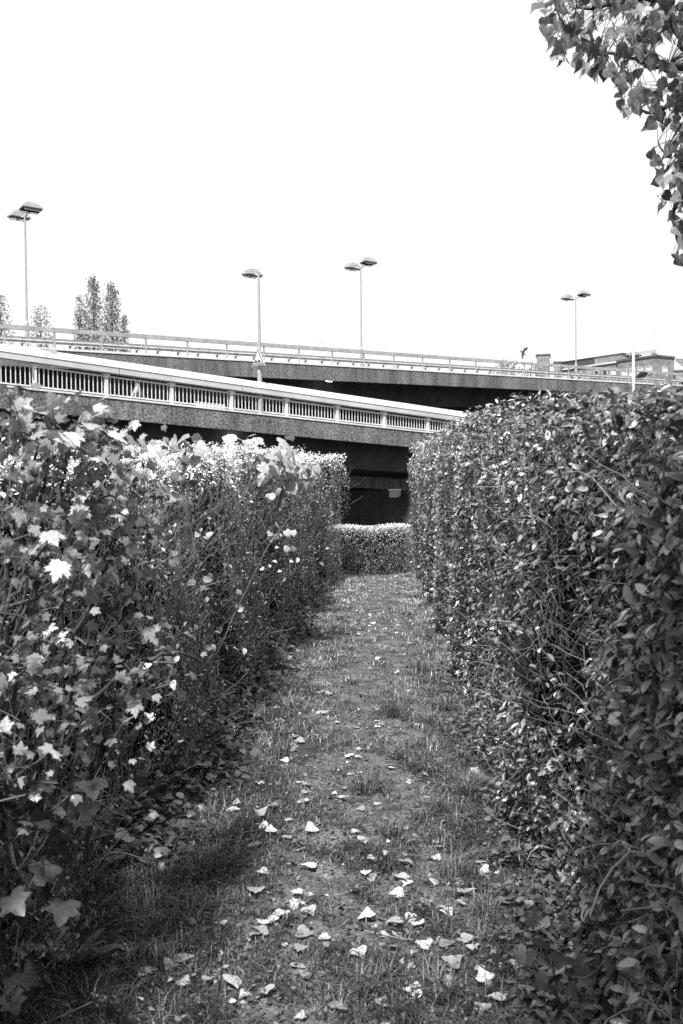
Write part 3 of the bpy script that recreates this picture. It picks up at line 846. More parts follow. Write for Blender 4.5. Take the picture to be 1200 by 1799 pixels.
tag(bird, 'dark bird in flight before the white apartment block', 'bird')

# ------------------------------------------------------------------ far trees
def column_tree(name, px, ptop, pbase, wpx, Y, label, n, group, spread=1.0, lobes=1):
    top = at(px, ptop, Y); x0, z1 = top[0], top[2]
    w = wpx * 1.2 / FPX * Y; n = int(n * 2.0); base = np.array((x0, Y, gz))
    t = thing(name, label, 'tree', base, group)
    MB().bar((0, 0, 0), (0, 0, z1 - gz - 2.2), .30, .04, 7).build('trunk', M['bark'], t)
    zlow = at(px, pbase, Y)[2] - 3
    nl = 26
    st = np.c_[rng.normal(0, .08, nl), rng.normal(0, .08, nl), rng.uniform(zlow - gz, zlow - gz + (z1 - zlow) * .72, nl)]
    br = walk(st, np.c_[rng.normal(0, .10 + .02 * w, (nl, 2)), np.ones(nl)], rng.uniform(.08, .16, nl) * (z1 - zlow), 5, .12)
    v, f, s = tubes(br, np.linspace(.09, .02, 5)[None].repeat(nl, 0), 4)
    mesh_obj('limbs', v, f, M['bark'], t)
    f_ = rng.beta(1.1, 1.2, n)
    z = zlow + (z1 - zlow) * f_
    prof = np.sqrt(np.clip(1 - ((f_ - .30) / .72) ** 2, .02, 1)) * spread
    th = rng.uniform(0, 6.28, n); rr = np.sqrt(rng.uniform(.03, 1, n)) * prof * w / 2
    cl = rng.integers(0, 60, n); off = rng.normal(0, w * .045, (60, 3))[cl]
    pos = np.c_[x0 + rr * np.cos(th), Y + rr * np.sin(th), z] + off + rng.normal(0, .12, (n, 3))
    keep = noise3(pos, 1.1) + rng.normal(0, .25, n) > -.38
    pos = pos[keep]; n = len(pos)
    v, f, s = scatter(DIA, pos, frames(rng.normal(size=(n, 3)), rng.normal(size=(n, 3))), rng.uniform(.22, .46, n), rng.uniform(.5, 1.4, n))
    o = kind(mesh_obj('crown', v, f, M['far_leaf'], t, s, base=base), 'stuff')
G = 'poplars behind the flyover'
column_tree('poplar_tree', 140, 521, 620, 20, 140, 'slim columnar poplar at left flank of the poplar clump', 900, G)
column_tree('poplar_tree', 163, 489, 620, 29, 142, 'tallest columnar poplar of the clump behind the flyover', 1900, G)
column_tree('poplar_tree', 196, 497, 620, 31, 144, 'broad columnar poplar right beside the tallest poplar', 1900, G)
column_tree('poplar_tree', 218, 556, 620, 17, 143, 'short slim poplar at right flank of the poplar clump', 600, G)
column_tree('round_tree', 71, 538, 610, 36, 150, 'loose rounded tree right beside the tall flyover lamp', 700, None)
column_tree('leafy_tree', 1, 519, 610, 34, 135, 'dark loose tree cut off beyond the tall flyover lamp', 700, None)
column_tree('broad_tree', 893, 636, 690, 64, 125, 'low broad tree crown behind flyover railing below white blocks', 1500, None, 1.0)
column_tree('broad_tree', 938, 641, 690, 46, 127, 'small tree crown in front of the brick stair tower', 900, None, 1.0)

# ------------------------------------------------------------------ right hedge (privet)
def HR(t): return np.interp(t, [0, 2, 3.4, 5.25, 10.5, 17.6], [1.73, 1.77, 1.88, 2.05, 2.24, 2.27])
def vR(t, z): return .60 - .18 * (z / 2.2) * sstep(9, 16, t) + .045 * np.sin(t * 2.1 + z * 1.5) + .03 * np.sin(t * 5 + z * 4) + .10 * sstep(.5, 0, z) * 0
TR0, TR1 = .75, 17.7
hb = pw(9, 1.2, 0)
hr = thing('privet_hedge', 'tall dense privet hedge with small oval leaves and bare twigs beside path', 'hedge', hb)
def shell(n, tfun, H, vf, sgn, thick, t1, e_face, top_frac, e_top=.05):
    """points near the face and top of a hedge, with an outward direction; sgn +1 when the body lies at larger v"""
    t = tfun(n); top = rng.random(n) < top_frac
    h = H(t)
    z = np.where(top, h - rng.exponential(e_top, n) + .015 + rng.normal(0, .018, n), np.sqrt(rng.uniform(0.0, 1, n)) * 0 + rng.uniform(0.02, 1, n) * h)
    dep = np.where(top, rng.uniform(0, thick, n), rng.exponential(e_face, n) - .03)
    rnd = .24 * np.clip((z - (h - .36)) / .36, 0, 1) ** 2.2          # rounded shoulder
    v = vf(t, z) + sgn * (dep + np.where(top, 0, rnd))
    P = pw(t, v, z)
    out = np.where(top[:, None], np.array((0, 0, 1.0)) + .35 * -sgn * RP, -sgn * RP + np.array((0, 0, .25)))
    return P, out, t, z, dep, top
def t_near(a, b, p):                                     # more samples where the hedge is near
    def f(n):
        u = rng.random(n); return (a ** (1 - p) + u * (b ** (1 - p) - a ** (1 - p))) ** (1 / (1 - p))
    return f
def leafy(P, out, spread=.8, up=.35, hang=.2):
    n = len(P)
    nz = unit(out + rng.normal(0, spread, (n, 3)) + np.array((0, 0, up)))
    yd = unit(np.cross(nz, rng.normal(size=(n, 3)))) + np.array((0, 0, -hang)) + out * .35
    return frames(yd, nz)
P, out, t_, z_, dep, top = shell(140000, t_near(1.0, TR1, .62), HR, vR, 1, 1.25, TR1, .075, .20)
d_cam = np.linalg.norm(P - EYE, axis=1)
gap = noise3(P, 2.6) * .75 + noise3(P, 6.5) * .6 + rng.normal(0, .20, len(P))
low = sstep(.9, .1, z_) * .25
thr = np.interp(t_, [1, 3, 6, 10], [.22, .14, .0, -.25]) - low - .55 * np.clip((z_ - (HR(t_) - .42)) / .12, 0, 1)
keep = (gap > thr) & (d_cam > 1.0)
P, out, t_, z_, dep, top, d_cam = (q[keep] for q in (P, out, t_, z_, dep, top, d_cam))
size = rng.uniform(.020, .044, len(P)) * np.interp(t_, [1, 3, 5, 12], [1.25, 1.15, 1.0, 1.25])
Rl = leafy(P, out, .75, .45, .25)
pix = project(P); px_size = size * FPX / np.maximum(d_cam, .1)
vis = (pix[:, 0] > 0) & (pix[:, 0] < 1195) & (pix[:, 1] > 0) & (pix[:, 1] < 1795) & (dep < .10)
order = np.argsort(-(px_size * vis)); chosen = order[:300]
pm = tmpl_mesh('privet_leaf', OVAL, M['privet_o'])
for k in chosen: place_piece('leaf', pm, P[k], Rl[k], size[k] * 1.1, hr, hb)
rest = np.ones(len(P), bool); rest[chosen] = False
near = rest & (t_ < 6.5); far = rest & (t_ >= 6.5)
shd = np.clip(np.exp(rng.normal(-.45, .80, len(P))), .10, 2.8)
shd *= np.interp(t_, [1, 3.5, 6, 16], [.65, .85, 1.1, 1.5])  # tree shade put into the tone: near leaves darker, far ones paler
V, F, S_ = merge([scatter(OVAL, P[near], Rl[near], size[near], shd[near]), scatter(DIA, P[far], Rl[far], size[far] * 1.12, shd[far])])
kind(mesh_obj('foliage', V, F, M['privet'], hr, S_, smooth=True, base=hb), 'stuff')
# twigs
n = 5200
t0 = t_near(1.0, TR1, .6)(n); z0 = rng.uniform(.0, 1, n) * (HR(t0) - .25)
st = pw(t0, vR(t0, z0) + .02 + rng.exponential(.10, n), z0)
dr = rng.normal(0, .6, (n, 3)) + np.array((0, 0, .7)) - RP * .02
P_ = walk(st, dr, rng.uniform(.07, .34, n), 6, .28)
ok = (P_[:, :, 2].max(1) < HR(t0) - .02) & (np.linalg.norm(P_ - EYE, axis=2).min(1) > 1.9)
P_ = P_[ok]; t0 = t0[ok]; n = len(P_)
r0 = rng.uniform(.0012, .0036, n)
tw = tubes(P_, r0[:, None] * np.linspace(1, .5, 6)[None], 3, rng.uniform(.4, 1.5, n))
kind(mesh_obj('twigs', tw[0], tw[1], M['twig_r'], hr, tw[2], smooth=True, base=hb), 'stuff')
# darker upright stems showing through
for k, t0 in enumerate(np.r_[2.3, 2.75, 3.1, 3.6, 4.1, 4.7, 5.4, 6.1, 7.0, 8.2, 9.6, 11.4]):
    st = pw(np.array([t0]), vR(t0, .3) + .13 + .05 * (k % 3), np.array([.02]))
    L = float(HR(t0)) * .93
    p = walk(st, np.array([[.05 * math.sin(k), .12 * math.cos(3 * k), 1]]), np.array([L]), 12, .07)
    rr = np.linspace(.009, .003, 12)[None]
    v, f, s = tubes(p, rr, 6); mesh_obj('stem', v, f, M['branch'], hr, smooth=True, base=hb)
    for b in range(3):
        j = 4 + 2 * b
        q = walk(p[:, j], np.array([[rng.normal(0, .5), rng.normal(0, .5), .8]]), np.array([.45]), 7, .15)
        v, f, s = tubes(q, np.linspace(.004, .0015, 7)[None], 5); mesh_obj('branch', v, f, M['branch'], hr, smooth=True, base=hb)
def hedge_core(parent, base, t0, t1, H, vf, sgn, inset, thick, drop):  # solid dark filler standing in for the shade between the leaves
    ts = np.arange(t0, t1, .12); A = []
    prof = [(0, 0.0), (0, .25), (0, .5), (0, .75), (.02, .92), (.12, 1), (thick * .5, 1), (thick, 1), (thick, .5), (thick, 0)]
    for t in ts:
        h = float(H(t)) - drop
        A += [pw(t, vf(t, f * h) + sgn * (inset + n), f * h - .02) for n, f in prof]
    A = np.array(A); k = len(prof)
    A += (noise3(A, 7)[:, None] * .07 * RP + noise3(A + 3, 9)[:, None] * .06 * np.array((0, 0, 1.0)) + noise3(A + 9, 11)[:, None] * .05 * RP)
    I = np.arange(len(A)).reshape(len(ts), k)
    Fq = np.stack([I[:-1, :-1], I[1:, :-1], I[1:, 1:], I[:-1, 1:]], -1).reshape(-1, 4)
    mesh_obj('shade_core', A, [tuple(map(int, q)) for q in Fq] + [tuple(map(int, I[0])), tuple(map(int, I[-1][::-1]))], M['core'], parent, base=base)
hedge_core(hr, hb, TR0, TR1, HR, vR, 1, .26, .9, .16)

# ------------------------------------------------------------------ left hedge
def HL(t): return np.interp(t, [0, 2.8, 4.6, 7.7, 12, 17.3], [1.70, 1.72, 1.73, 1.88, 2.05, 2.14]) + .035 * np.sin(t * 3.1) + .03 * np.sin(t * 1.4 + 2)
def vL(t, z): return np.interp(t, [0, 13, 15.5, 17.3], [-1.16, -1.10, -1.0, -.80]) + .08 * np.sin(t * 1.15 + .6) * (z / 2) + .07 * np.sin(t * 2.4 + z * 2.4) + .05 * np.sin(t * 6 + z * 4)
TL1 = 17.3
lb = pw(9, -1.8, 0)
hl = thing('twiggy_hedge', 'trimmed hedge of fine grey twigs with sparse small pale leaves beside path', 'hedge', lb)
P1 = shell(105000, t_near(1.6, TL1, .45), HL, vL, -1, 1.3, TL1, .09, .34, .05)
P, out, t_, z_, dep, top = P1
fz = z_ / HL(t_)
dens = np.where(top, .9, np.interp(t_, [2, 6, 9, 12, 15], [.55, .7, .85, 1.0, 1.0]) * np.interp(fz, [0, .5, .8, 1], [.8, .65, .9, 1.2]))
keep = (rng.random(len(P)) < dens) & (noise3(P, 2.4) * .7 + noise3(P, 6) * .6 + rng.normal(0, .25, len(P)) > np.interp(t_, [2, 7, 12], [.10, -.05, -.3]) - .4 * top)
P, out, t_, z_, dep, top = (q[keep] for q in P1)
# rounded far end
size = rng.uniform(.016, .034, len(P)) * np.interp(t_, [2, 12], [1, 1.35])
Rl = leafy(P, out, .8, .5, .15)
shd = np.clip(np.exp(rng.normal(-.25, .75, len(P))), .12, 2.4) * np.where(top, 2.0, 1.0) * np.where(z_ > HL(t_) - .25, 1.4, .85)  # light from above put into the tone: top leaves paler, lower ones darker
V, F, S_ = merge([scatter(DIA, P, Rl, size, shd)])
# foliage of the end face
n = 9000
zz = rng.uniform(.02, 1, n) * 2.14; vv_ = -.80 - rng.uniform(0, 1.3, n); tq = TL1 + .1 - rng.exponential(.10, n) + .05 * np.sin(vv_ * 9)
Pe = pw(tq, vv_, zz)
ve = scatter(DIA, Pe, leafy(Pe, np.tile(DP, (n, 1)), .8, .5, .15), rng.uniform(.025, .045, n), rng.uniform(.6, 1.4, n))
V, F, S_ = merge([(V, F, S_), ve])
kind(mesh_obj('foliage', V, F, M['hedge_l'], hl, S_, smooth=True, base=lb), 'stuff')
n = 11000
t0 = t_near(1.5, TL1, .75)(n); z0 = rng.uniform(-.1, .88, n) * HL(t0); z0 = np.maximum(z0, 0)
st = pw(t0, vL(t0, z0) + .0 - rng.exponential(.13, n), z0)
dr = rng.normal(0, .33, (n, 3)) + np.array((0, 0, .9)) + RP * .10 + DP * rng.normal(.08, .35, n)[:, None]
P_ = walk(st, dr, rng.uniform(.10, .45, n), 6, .24)
ok = P_[:, -1, 2] < HL(t0) + .04
P_ = P_[ok]; n = len(P_)
r0 = rng.uniform(.0009, .003, n) * rng.choice([1, 1, 1.6], n)
tw = tubes(P_, r0[:, None] * np.linspace(1, .5, 6)[None], 3, rng.uniform(.35, 1.5, n))
kind(mesh_obj('twigs', tw[0], tw[1], M['twig_l'], hl, tw[2], smooth=True, base=lb), 'stuff')
for k in range(26):
    t0 = 2.2 + 14 * (k / 26) ** 1.4
    st = pw(np.array([t0]), vL(t0, .2) - .06 - .05 * (k % 3), np.array([.01]))
    p = walk(st, np.array([[-.05 + .12 * math.sin(k * 2), .10 + .3 * math.cos(k * 1.7), 1]]), np.array([float(HL(t0)) * .95]), 12, .10)
    v, f, s = tubes(p, np.linspace(.010, .003, 12)[None], 6); mesh_obj('stem', v, f, M['branch'], hl, smooth=True, base=lb)
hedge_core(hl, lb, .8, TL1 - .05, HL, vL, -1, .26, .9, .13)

# ------------------------------------------------------------------ low far hedge across the end of the path
q0, q1 = on_ground(585, 1013), on_ground(722, 1010)
fd = unit(q1 - q0); fd = np.array((fd[0], fd[1], 0)); fpv = np.array((-fd[1], fd[0], 0)); fpv = fpv if fpv[1] > 0 else -fpv
fb = (q0 + q1) / 2; fb[2] = 0
Lf = np.linalg.norm(q1 - q0); s0_, s1_ = -2.2, Lf + .05; HF = .88
hf = thing('low_end_hedge', 'low trimmed hedge crossing the far end of the grass path', 'hedge', fb)
n = 17000
s = rng.uniform(s0_, s1_, n); top = rng.random(n) < .42
z = np.where(top, HF - rng.exponential(.04, n) + .03 + .02 * np.sin(s * 6), rng.uniform(.03, 1, n) * HF)
dpt = np.where(top, rng.uniform(0, .9, n), rng.exponential(.07, n) + .10 * np.clip((z - .7) / .18, 0, 1) ** 2 - .02)
Pf = q0 * [1, 1, 0] + fd * s[:, None] + fpv * dpt[:, None] + UP * z[:, None]
outf = np.where(top[:, None], UP - fpv * .3, -fpv + UP * .3)
kp = top | (rng.random(n) < .35 + .5 * (z / HF) ** 2)
V, F, S_ = scatter(DIA, Pf[kp], leafy(Pf[kp], outf[kp], .8, .5, .1), rng.uniform(.026, .048, kp.sum()), (rng.uniform(.6, 1.4, n) * np.where(top, 1.5, .55))[kp])  # top leaves paler, front darker: the fall of light is in the tone
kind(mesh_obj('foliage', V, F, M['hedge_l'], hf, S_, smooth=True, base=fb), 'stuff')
m = 900
s = rng.uniform(s0_, s1_, m)
P_ = walk(q0 * [1, 1, 0] + fd * s[:, None] + fpv * rng.uniform(0, .2, m)[:, None], np.c_[rng.normal(0, .3, (m, 2)), np.ones(m)], rng.uniform(.3, .8, m), 5, .15)
tw = tubes(P_, rng.uniform(.003, .006, m)[:, None] * np.linspace(1, .5, 5)[None], 3, rng.uniform(.4, 1.2, m))
kind(mesh_obj('twigs', tw[0], tw[1], M['twig_l'], hf, tw[2], base=fb), 'stuff')
A = q0 * [1, 1, 0] + fd * (s0_ + .1) + fpv * .22; B = q0 * [1, 1, 0] + fd * (s1_ - .1) + fpv * .22
MB().prism([(0, -.02), (.6, -.02), (.6, HF - .16), (0, HF - .16)], A, B, fpv).build('shade_core', M['core'], hf, fb)  # dark block painted as the shade inside the low hedge
# scrub behind its right end, at the foot of the privet
ub = on_ground(728, 1003); n = 2600
Pu = pw(rng.uniform(17.7, 19.6, n), rng.uniform(.42, 1.5, n), rng.beta(1, 1.6, n) * 1.15)
us = thing('scrub_bush', 'loose leafy scrub where privet hedge ends by low hedge', 'bush', pw(18.4, .9, 0))
V, F, S_ = scatter(DIA, Pu, leafy(Pu, np.tile(-RP + UP, (n, 1)), .8, .4, .1), rng.uniform(.03, .055, n), rng.uniform(.5, 1.4, n))
kind(mesh_obj('foliage', V, F, M['hedge_l'], us, S_, smooth=True, base=pw(18.4, .9, 0)), 'stuff')
m = 120
P_ = walk(pw(rng.uniform(17.8, 19.4, m), rng.uniform(.5, 1.4, m), np.zeros(m)), np.c_[rng.normal(0, .25, (m, 2)), np.ones(m)], rng.uniform(.4, 1.1, m), 5, .12)
tw = tubes(P_, np.full((m, 1), .005) * np.linspace(1, .5, 5)[None], 3)
kind(mesh_obj('twigs', tw[0], tw[1], M['twig_l'], us, tw[2], base=pw(18.4, .9, 0)), 'stuff')

# ------------------------------------------------------------------ maple shoots growing through the left hedge
def leaf_cluster(parent, base, mesh, centre, n, rad, size, facing, hang=.5, tilt=.45, stemmat=None, origin=None):
    """leaves on stalks around a shoot tip, blades roughly facing the light and the path"""
    lines = []
    for k in range(n):
        off = np.clip(rng.normal(0, 1, 3), -1.5, 1.5) * rad * np.array((1, 1, .75))
        p = centre + off
        nz = unit(facing + rng.normal(0, tilt, 3))
        yd = unit(off / max(np.linalg.norm(off), 1e-4) * .8 + np.array((0, 0, -hang)) + rng.normal(0, .45, 3))
        R = frames(yd[None], nz[None])[0]
        place_piece('leaf', mesh, p, R, rng.uniform(*size), parent, base)
        lines.append((centre - np.array((0, 0, rad * .8)), p))
    L = np.array([[a + (b - a) * f - np.array((0, 0, .02)) * math.sin(f * 3.14) for f in np.linspace(0, 1, 4)] for a, b in lines])
    return L
mm_ = tmpl_mesh('maple_leaf', MAPLE, M['maple'])
mb_ = pw(3.0, -1.35, 0)
mp = thing('maple_sapling', 'young maple with pale lobed leaves sprouting through the twiggy hedge', 'maple', mb_)
clusters = [(20, 716, 2.75, 9), (62, 722, 2.8, 10), (100, 724, 2.85, 10), (140, 735, 2.95, 9), (180, 752, 3.05, 9), (214, 776, 3.2, 8), (244, 812, 3.35, 8), (238, 850, 3.4, 5),
            (40, 765, 2.75, 5), (95, 780, 2.8, 6), (150, 800, 2.95, 6), (200, 820, 3.1, 7), (130, 855, 2.9, 6), (150, 885, 2.95, 6), (118, 905, 2.85, 4), (75, 962, 2.7, 8), (105, 968, 2.8, 7), (140, 1000, 2.9, 4),
            (190, 870, 3.1, 4), (200, 945, 3.15, 5), (225, 1010, 3.3, 6), (210, 1060, 3.2, 5), (225, 1075, 3.2, 4), (22, 1112, 2.6, 7), (70, 1130, 2.7, 8), (195, 1160, 3.0, 5), (235, 1140, 3.2, 4),
            (80, 1215, 2.7, 3), (205, 1215, 3.0, 4), (170, 1290, 2.95, 3), (12, 1315, 2.45, 6), (30, 1345, 2.5, 4), (25, 1235, 2.6, 2), (255, 905, 3.5, 3), (110, 1190, 2.8, 3), (40, 860, 2.7, 2), (195, 1240, 3.0, 2)]
allL, tips = [], []
for (px, py, Y, n) in clusters:
    c = at(px, py + (16 if py < 790 else 0), Y); tips.append(c)
    allL.append(leaf_cluster(mp, mb_, mm_, c, n + 1 if py < 1010 else max(2, n // 2), .055, (.036, .066), np.array((.25, -.6, .8)), .35, .6))
n = 34 * len(tips)
pc = np.repeat(np.array(tips), 34, axis=0) + rng.normal(0, .085, (n, 3)) * [1, 1, .9] + np.array((-.02, .03, -.03))
v, f, s = scatter(MAPLE, pc, frames(rng.normal(size=(n, 3)) + [0, 0, -.3], np.array((.25, -.5, .8)) + rng.normal(0, .6, (n, 3))), rng.uniform(.018, .038, n), rng.uniform(.3, 1.3, n))
kind(mesh_obj('foliage', v, f, M['privet'], mp, s, smooth=True, base=mb_), 'stuff')
L = np.concatenate(allL)
v, f, s = tubes(L, np.full((len(L), 4), .0016), 3, np.full(len(L), 1.2)); kind(mesh_obj('leaf_stalks', v, f, M['twig_l'], mp, s, base=mb_), 'stuff')
for k, c in enumerate(tips):
    root = c + np.array((rng.uniform(-.30, -.1), rng.uniform(.0, .35), -rng.uniform(.25, .5))); root[0] = min(root[0], c[0] - .08)
    f = np.linspace(0, 1, 8)[:, None]
    p = root + (c - root) * f + np.array((0, 0, .06)) * np.sin(f * 3.1) + rng.normal(0, .008, (8, 3))
    v, ff, s = tubes(p[None], np.linspace(.0075, .003, 8)[None], 5); mesh_obj('branch', v, ff, M['branch'], mp, smooth=True, base=mb_)
for k in range(7):
    a = pw(2.3 + .33 * k, -1.42 + .05 * (k % 3), 0)
    p = walk(a[None], np.array([[.10 * math.sin(k * 2.2), .2 * math.cos(k), 1.0]]), np.array([1.55]), 12, .06)
    v, ff, s = tubes(p, np.linspace(.016, .006, 12)[None], 6); mesh_obj('stem', v, ff, M['branch'], mp, smooth=True, base=mb_)
# pale bare sticks reaching out of the hedge near the camera
for k, (p0, p1) in enumerate([((0, 1085), (62, 1005)), ((0, 1075), (128, 1060)), ((40, 870), (95, 815)), ((2, 1340), (100, 1170)), ((120, 1260), (300, 1160)), ((0, 925), (45, 985)), ((110, 1390), (180, 1240)), ((260, 1160), (345, 1162))]):
    a, b = at(*p0, 2.65 + .05 * k), at(*p1, 2.75 + .08 * k)
    f = np.linspace(0, 1, 8)[:, None]
    p = a + (b - a) * f + rng.normal(0, .006, (8, 3)) + np.array((0, 0, .025)) * np.sin(f * 3.1)
    v, ff, s = tubes(p[None], np.linspace(.007, .004, 8)[None], 6); mesh_obj('branch', v, ff, M['branch'], mp, smooth=True, base=mb_)

# ------------------------------------------------------------------ pale climbing vine over the left hedge
vm = tmpl_mesh('vine_leaf', HEART, M['vine'])
def vine(label, cl, base, stems, size=(.09, .15)):
    o = thing('climbing_vine', label, 'vine', base)
    LL = []
    for (px, py, Y, n, rad) in cl:
        LL.append(leaf_cluster(o, base, vm, at(px, py, Y), n, rad, size, np.array((.25, -.75, .65)), .85, .35))
    L = np.concatenate(LL); v, f, s = tubes(L, np.full((len(L), 4), .003), 3, np.full(len(L), 1.0)); kind(mesh_obj('leaf_stalks', v, f, M['twig_l'], o, s, base=base), 'stuff')
    for pts in stems:
        p = np.array([at(*q) for q in pts]); p = np.array([p[min(int(f), len(p) - 2)] * (1 - (f - min(int(f), len(p) - 2))) + p[min(int(f), len(p) - 2) + 1] * (f - min(int(f), len(p) - 2)) for f in np.linspace(0, len(p) - 1, 14)])
        p += rng.normal(0, .012, p.shape)
        v, f, s = tubes(p[None], np.linspace(.022, .008, 14)[None], 6); mesh_obj('stem', v, f, M['branch'], o, smooth=True, base=base)
vb = pw(9.5, -1.12, 0)
vine('pale broad leaved vine heaped on the twiggy hedge top', [(455, 790, 9.0, 8, .12), (478, 792, 9.2, 12, .13), (500, 803, 9.4, 12, .13), (520, 815, 9.7, 10, .13), (490, 825, 9.4, 10, .12), (450, 812, 9.0, 7, .11), (512, 840, 9.6, 6, .10), (430, 798, 8.9, 6, .10), (470, 850, 9.2, 3, .08), (528, 832, 9.8, 5, .08)],
     vb, [((445, 1035, 9.3), (452, 930, 9.3), (440, 880, 9.2), (462, 800, 9.2)), ((470, 1030, 9.5), (440, 900, 9.3), (455, 850, 9.2), (500, 810, 9.4)), ((455, 930, 9.2), (490, 880, 9.3), (505, 840, 9.5))])
vine('small pale vine sprig poking above the twiggy hedge', [(318, 779, 5.6, 6, .055), (338, 790, 5.7, 5, .05), (380, 797, 6.8, 5, .07), (408, 796, 7.6, 5, .09)], pw(5.9, -1.2, 0), size=(.06, .10), stems=[((330, 960, 5.6), (322, 850, 5.6), (322, 785, 5.6)), ((385, 900, 6.9), (390, 840, 6.9), (395, 800, 7.0))])
vine('lobed leaf shoot hanging midway on the twiggy hedge', [(484, 938, 9.0, 7, .09), (495, 945, 9.0, 4, .07)], pw(9.4, -1.05, .0), [((440, 980, 9.2), (460, 955, 9.1), (485, 937, 9.0))], (.05, .08))

# medium leaves scattered on the left hedge: hazel like shoots
hm = tmpl_mesh('hazel_leaf', oval_leaf(.66, .35, .3), M['maple'])
hzb = pw(5.2, -1.12, 0)
hz_ = thing('hazel_shoots', 'loose shoots with medium oval leaves low on the twiggy hedge', 'shrub', hzb)
LL = []
for (px, py, Y, n) in [(365, 942, 5.8, 5), (340, 955, 5.5, 4), (325, 1010, 5.3, 4), (330, 1035, 5.3, 5), (300, 1050, 5.1, 3), (350, 1075, 5.6, 3), (265, 1090, 4.8, 4), (290, 1105, 4.9, 3), (345, 1110, 5.3, 4), (240, 1120, 4.6, 4), (340, 1140, 5.2, 3), (420, 1010, 6.7, 5), (440, 1060, 7.0, 4), (395, 1080, 6.2, 4),
                           (255, 1150, 4.5, 3), (470, 990, 7.6, 5), (510, 1000, 8.6, 6), (275, 1000, 5.0, 2), (390, 1030, 6.0, 4), (500, 960, 8.8, 4), (545, 990, 10.0, 6), (560, 960, 11, 5), (410, 1120, 6.1, 5), (230, 1190, 4.2, 4), (290, 1180, 4.6, 5)]:
    LL.append(leaf_cluster(hz_, hzb, hm, at(px, py, Y), n, .06, (.035, .06), np.array((.45, -.4, .8)), .05, .6))
L = np.concatenate(LL); v, f, s = tubes(L, np.full((len(L), 4), .002), 3, np.full(len(L), 1.0)); kind(mesh_obj('leaf_stalks', v, f, M['twig_l'], hz_, s, base=hzb), 'stuff')

# large dark lobed leaves at lower left
im = tmpl_mesh('large_lobed_leaf', IVY, M['ivy'])
ib = pw(2.7, -1.15, 0)
iv = thing('mallow_plant', 'low plant with large dark lobed leaves at the twiggy hedge foot', 'plant', ib)
LL = []
for (px, py, Y, n, rad) in [(90, 1375, 2.75, 4, .07), (30, 1400, 2.6, 5, .07), (60, 1440, 2.65, 6, .07), (110, 1450, 2.8, 4, .06), (30, 1490, 2.55, 7, .07), (70, 1520, 2.65, 5, .06), (20, 1560, 2.5, 5, .06), (55, 1580, 2.6, 4, .05), (20, 1660, 2.6, 5, .06), (35, 1690, 2.6, 4, .05), (10, 1720, 2.5, 3, .05), (5, 1450, 2.5, 4, .06), (130, 1410, 2.9, 2, .05)]:
    LL.append(leaf_cluster(iv, ib, im, at(px, py, Y), n, rad, (.042, .078), np.array((.5, -.6, .65)), .7, .45))
L = np.concatenate(LL); v, f, s = tubes(L, np.full((len(L), 4), .0022), 3, np.full(len(L), .8)); kind(mesh_obj('leaf_stalks', v, f, M['twig_l'], iv, s, base=ib), 'stuff')
for k in range(6):
    p = walk((pw(2.45 + .15 * k, -1.2, 0))[None], np.array([[.2, .1 * math.sin(k), 1]]), np.array([.55]), 8, .1)
    v, f, s = tubes(p, np.linspace(.006, .003, 8)[None], 5); mesh_obj('stem', v, f, M['branch'], iv, smooth=True, base=ib)
# the same kind of big leaves at the foot of the privet
ib2 = pw(2.8, .62, 0)
iv2 = thing('mallow_plant', 'few large dark lobed leaves at the privet hedge foot', 'plant', ib2)
LL = []
for (px, py, Y, n, rad) in [(950, 1665, 2.85, 3, .04), (930, 1640, 2.95, 2, .03), (990, 1730, 2.6, 5, .05), (1010, 1690, 2.6, 4, .05), (985, 1745, 2.6, 3, .04), (895, 1655, 3.1, 3, .04), (1030, 1760, 2.5, 4, .05)]:
    LL.append(leaf_cluster(iv2, ib2, im, at(px, py, Y), n, rad, (.04, .065), np.array((-.35, -.6, .8)), .4, .45))
L = np.concatenate(LL); v, f, s = tubes(L, np.full((len(L), 4), .002), 3, np.full(len(L), .8)); kind(mesh_obj('leaf_stalks', v, f, M['twig_l'], iv2, s, base=ib2), 'stuff')

# ------------------------------------------------------------------ grass, weeds and litter
def ground_pts(n, t0, t1, p, v0, v1):
    t = t_near(t0, t1, p)(n); v = rng.uniform(v0, v1, n)
    P = pw(t, v, 0); P[:, 2] = gh(P); return P, t, v
def blades(P, H, W, lean, shade):
    n = len(P); a = rng.uniform(0, 6.28, n)
    side = np.c_[np.cos(a), np.sin(a), np.zeros(n)]; ld_ = np.c_[-np.sin(a), np.cos(a), np.zeros(n)]
    l = (lean * rng.uniform(.3, 1.6, n))[:, None]
    H = H[:, None]; W = W[:, None]
    m1 = P + ld_ * H * l * .35 + UP * H * .55; tip = P + ld_ * H * l * 1.1 + UP * H * (1 - .35 * np.minimum(l, 1.4))
    V = np.stack([P - side * W, P + side * W, m1 + side * W * .8, m1 - side * W * .8, tip], 1).reshape(-1, 3)
    F = (np.array([(0, 1, 2), (0, 2, 3), (3, 2, 4)])[None] + (np.arange(n) * 5)[:, None, None]).reshape(-1, 3)
    return V, F, np.repeat(shade, 5)
P, t_, v_ = ground_pts(230000, 2.2, 19.2, .75, -1.25, .72)
worn = np.exp(-((v_ + .12 + .06 * np.sin(t_ * 1.1)) / .36) ** 2) * np.interp(t_, [2, 4, 6, 9, 18], [.25, .45, .75, .85, .72])
cl = noise3(P * [1, 1, 0], 3.3) * .5 + noise3(P * [1, 1, 0], 8) * .4
keep = rng.random(len(P)) < np.clip(.66 + cl * 1.5 - worn * 1.1, .04, 1)
P, t_, v_, cl, worn = P[keep], t_[keep], v_[keep], cl[keep], worn[keep]
edge = sstep(.25, .75, np.abs(v_ + .2))
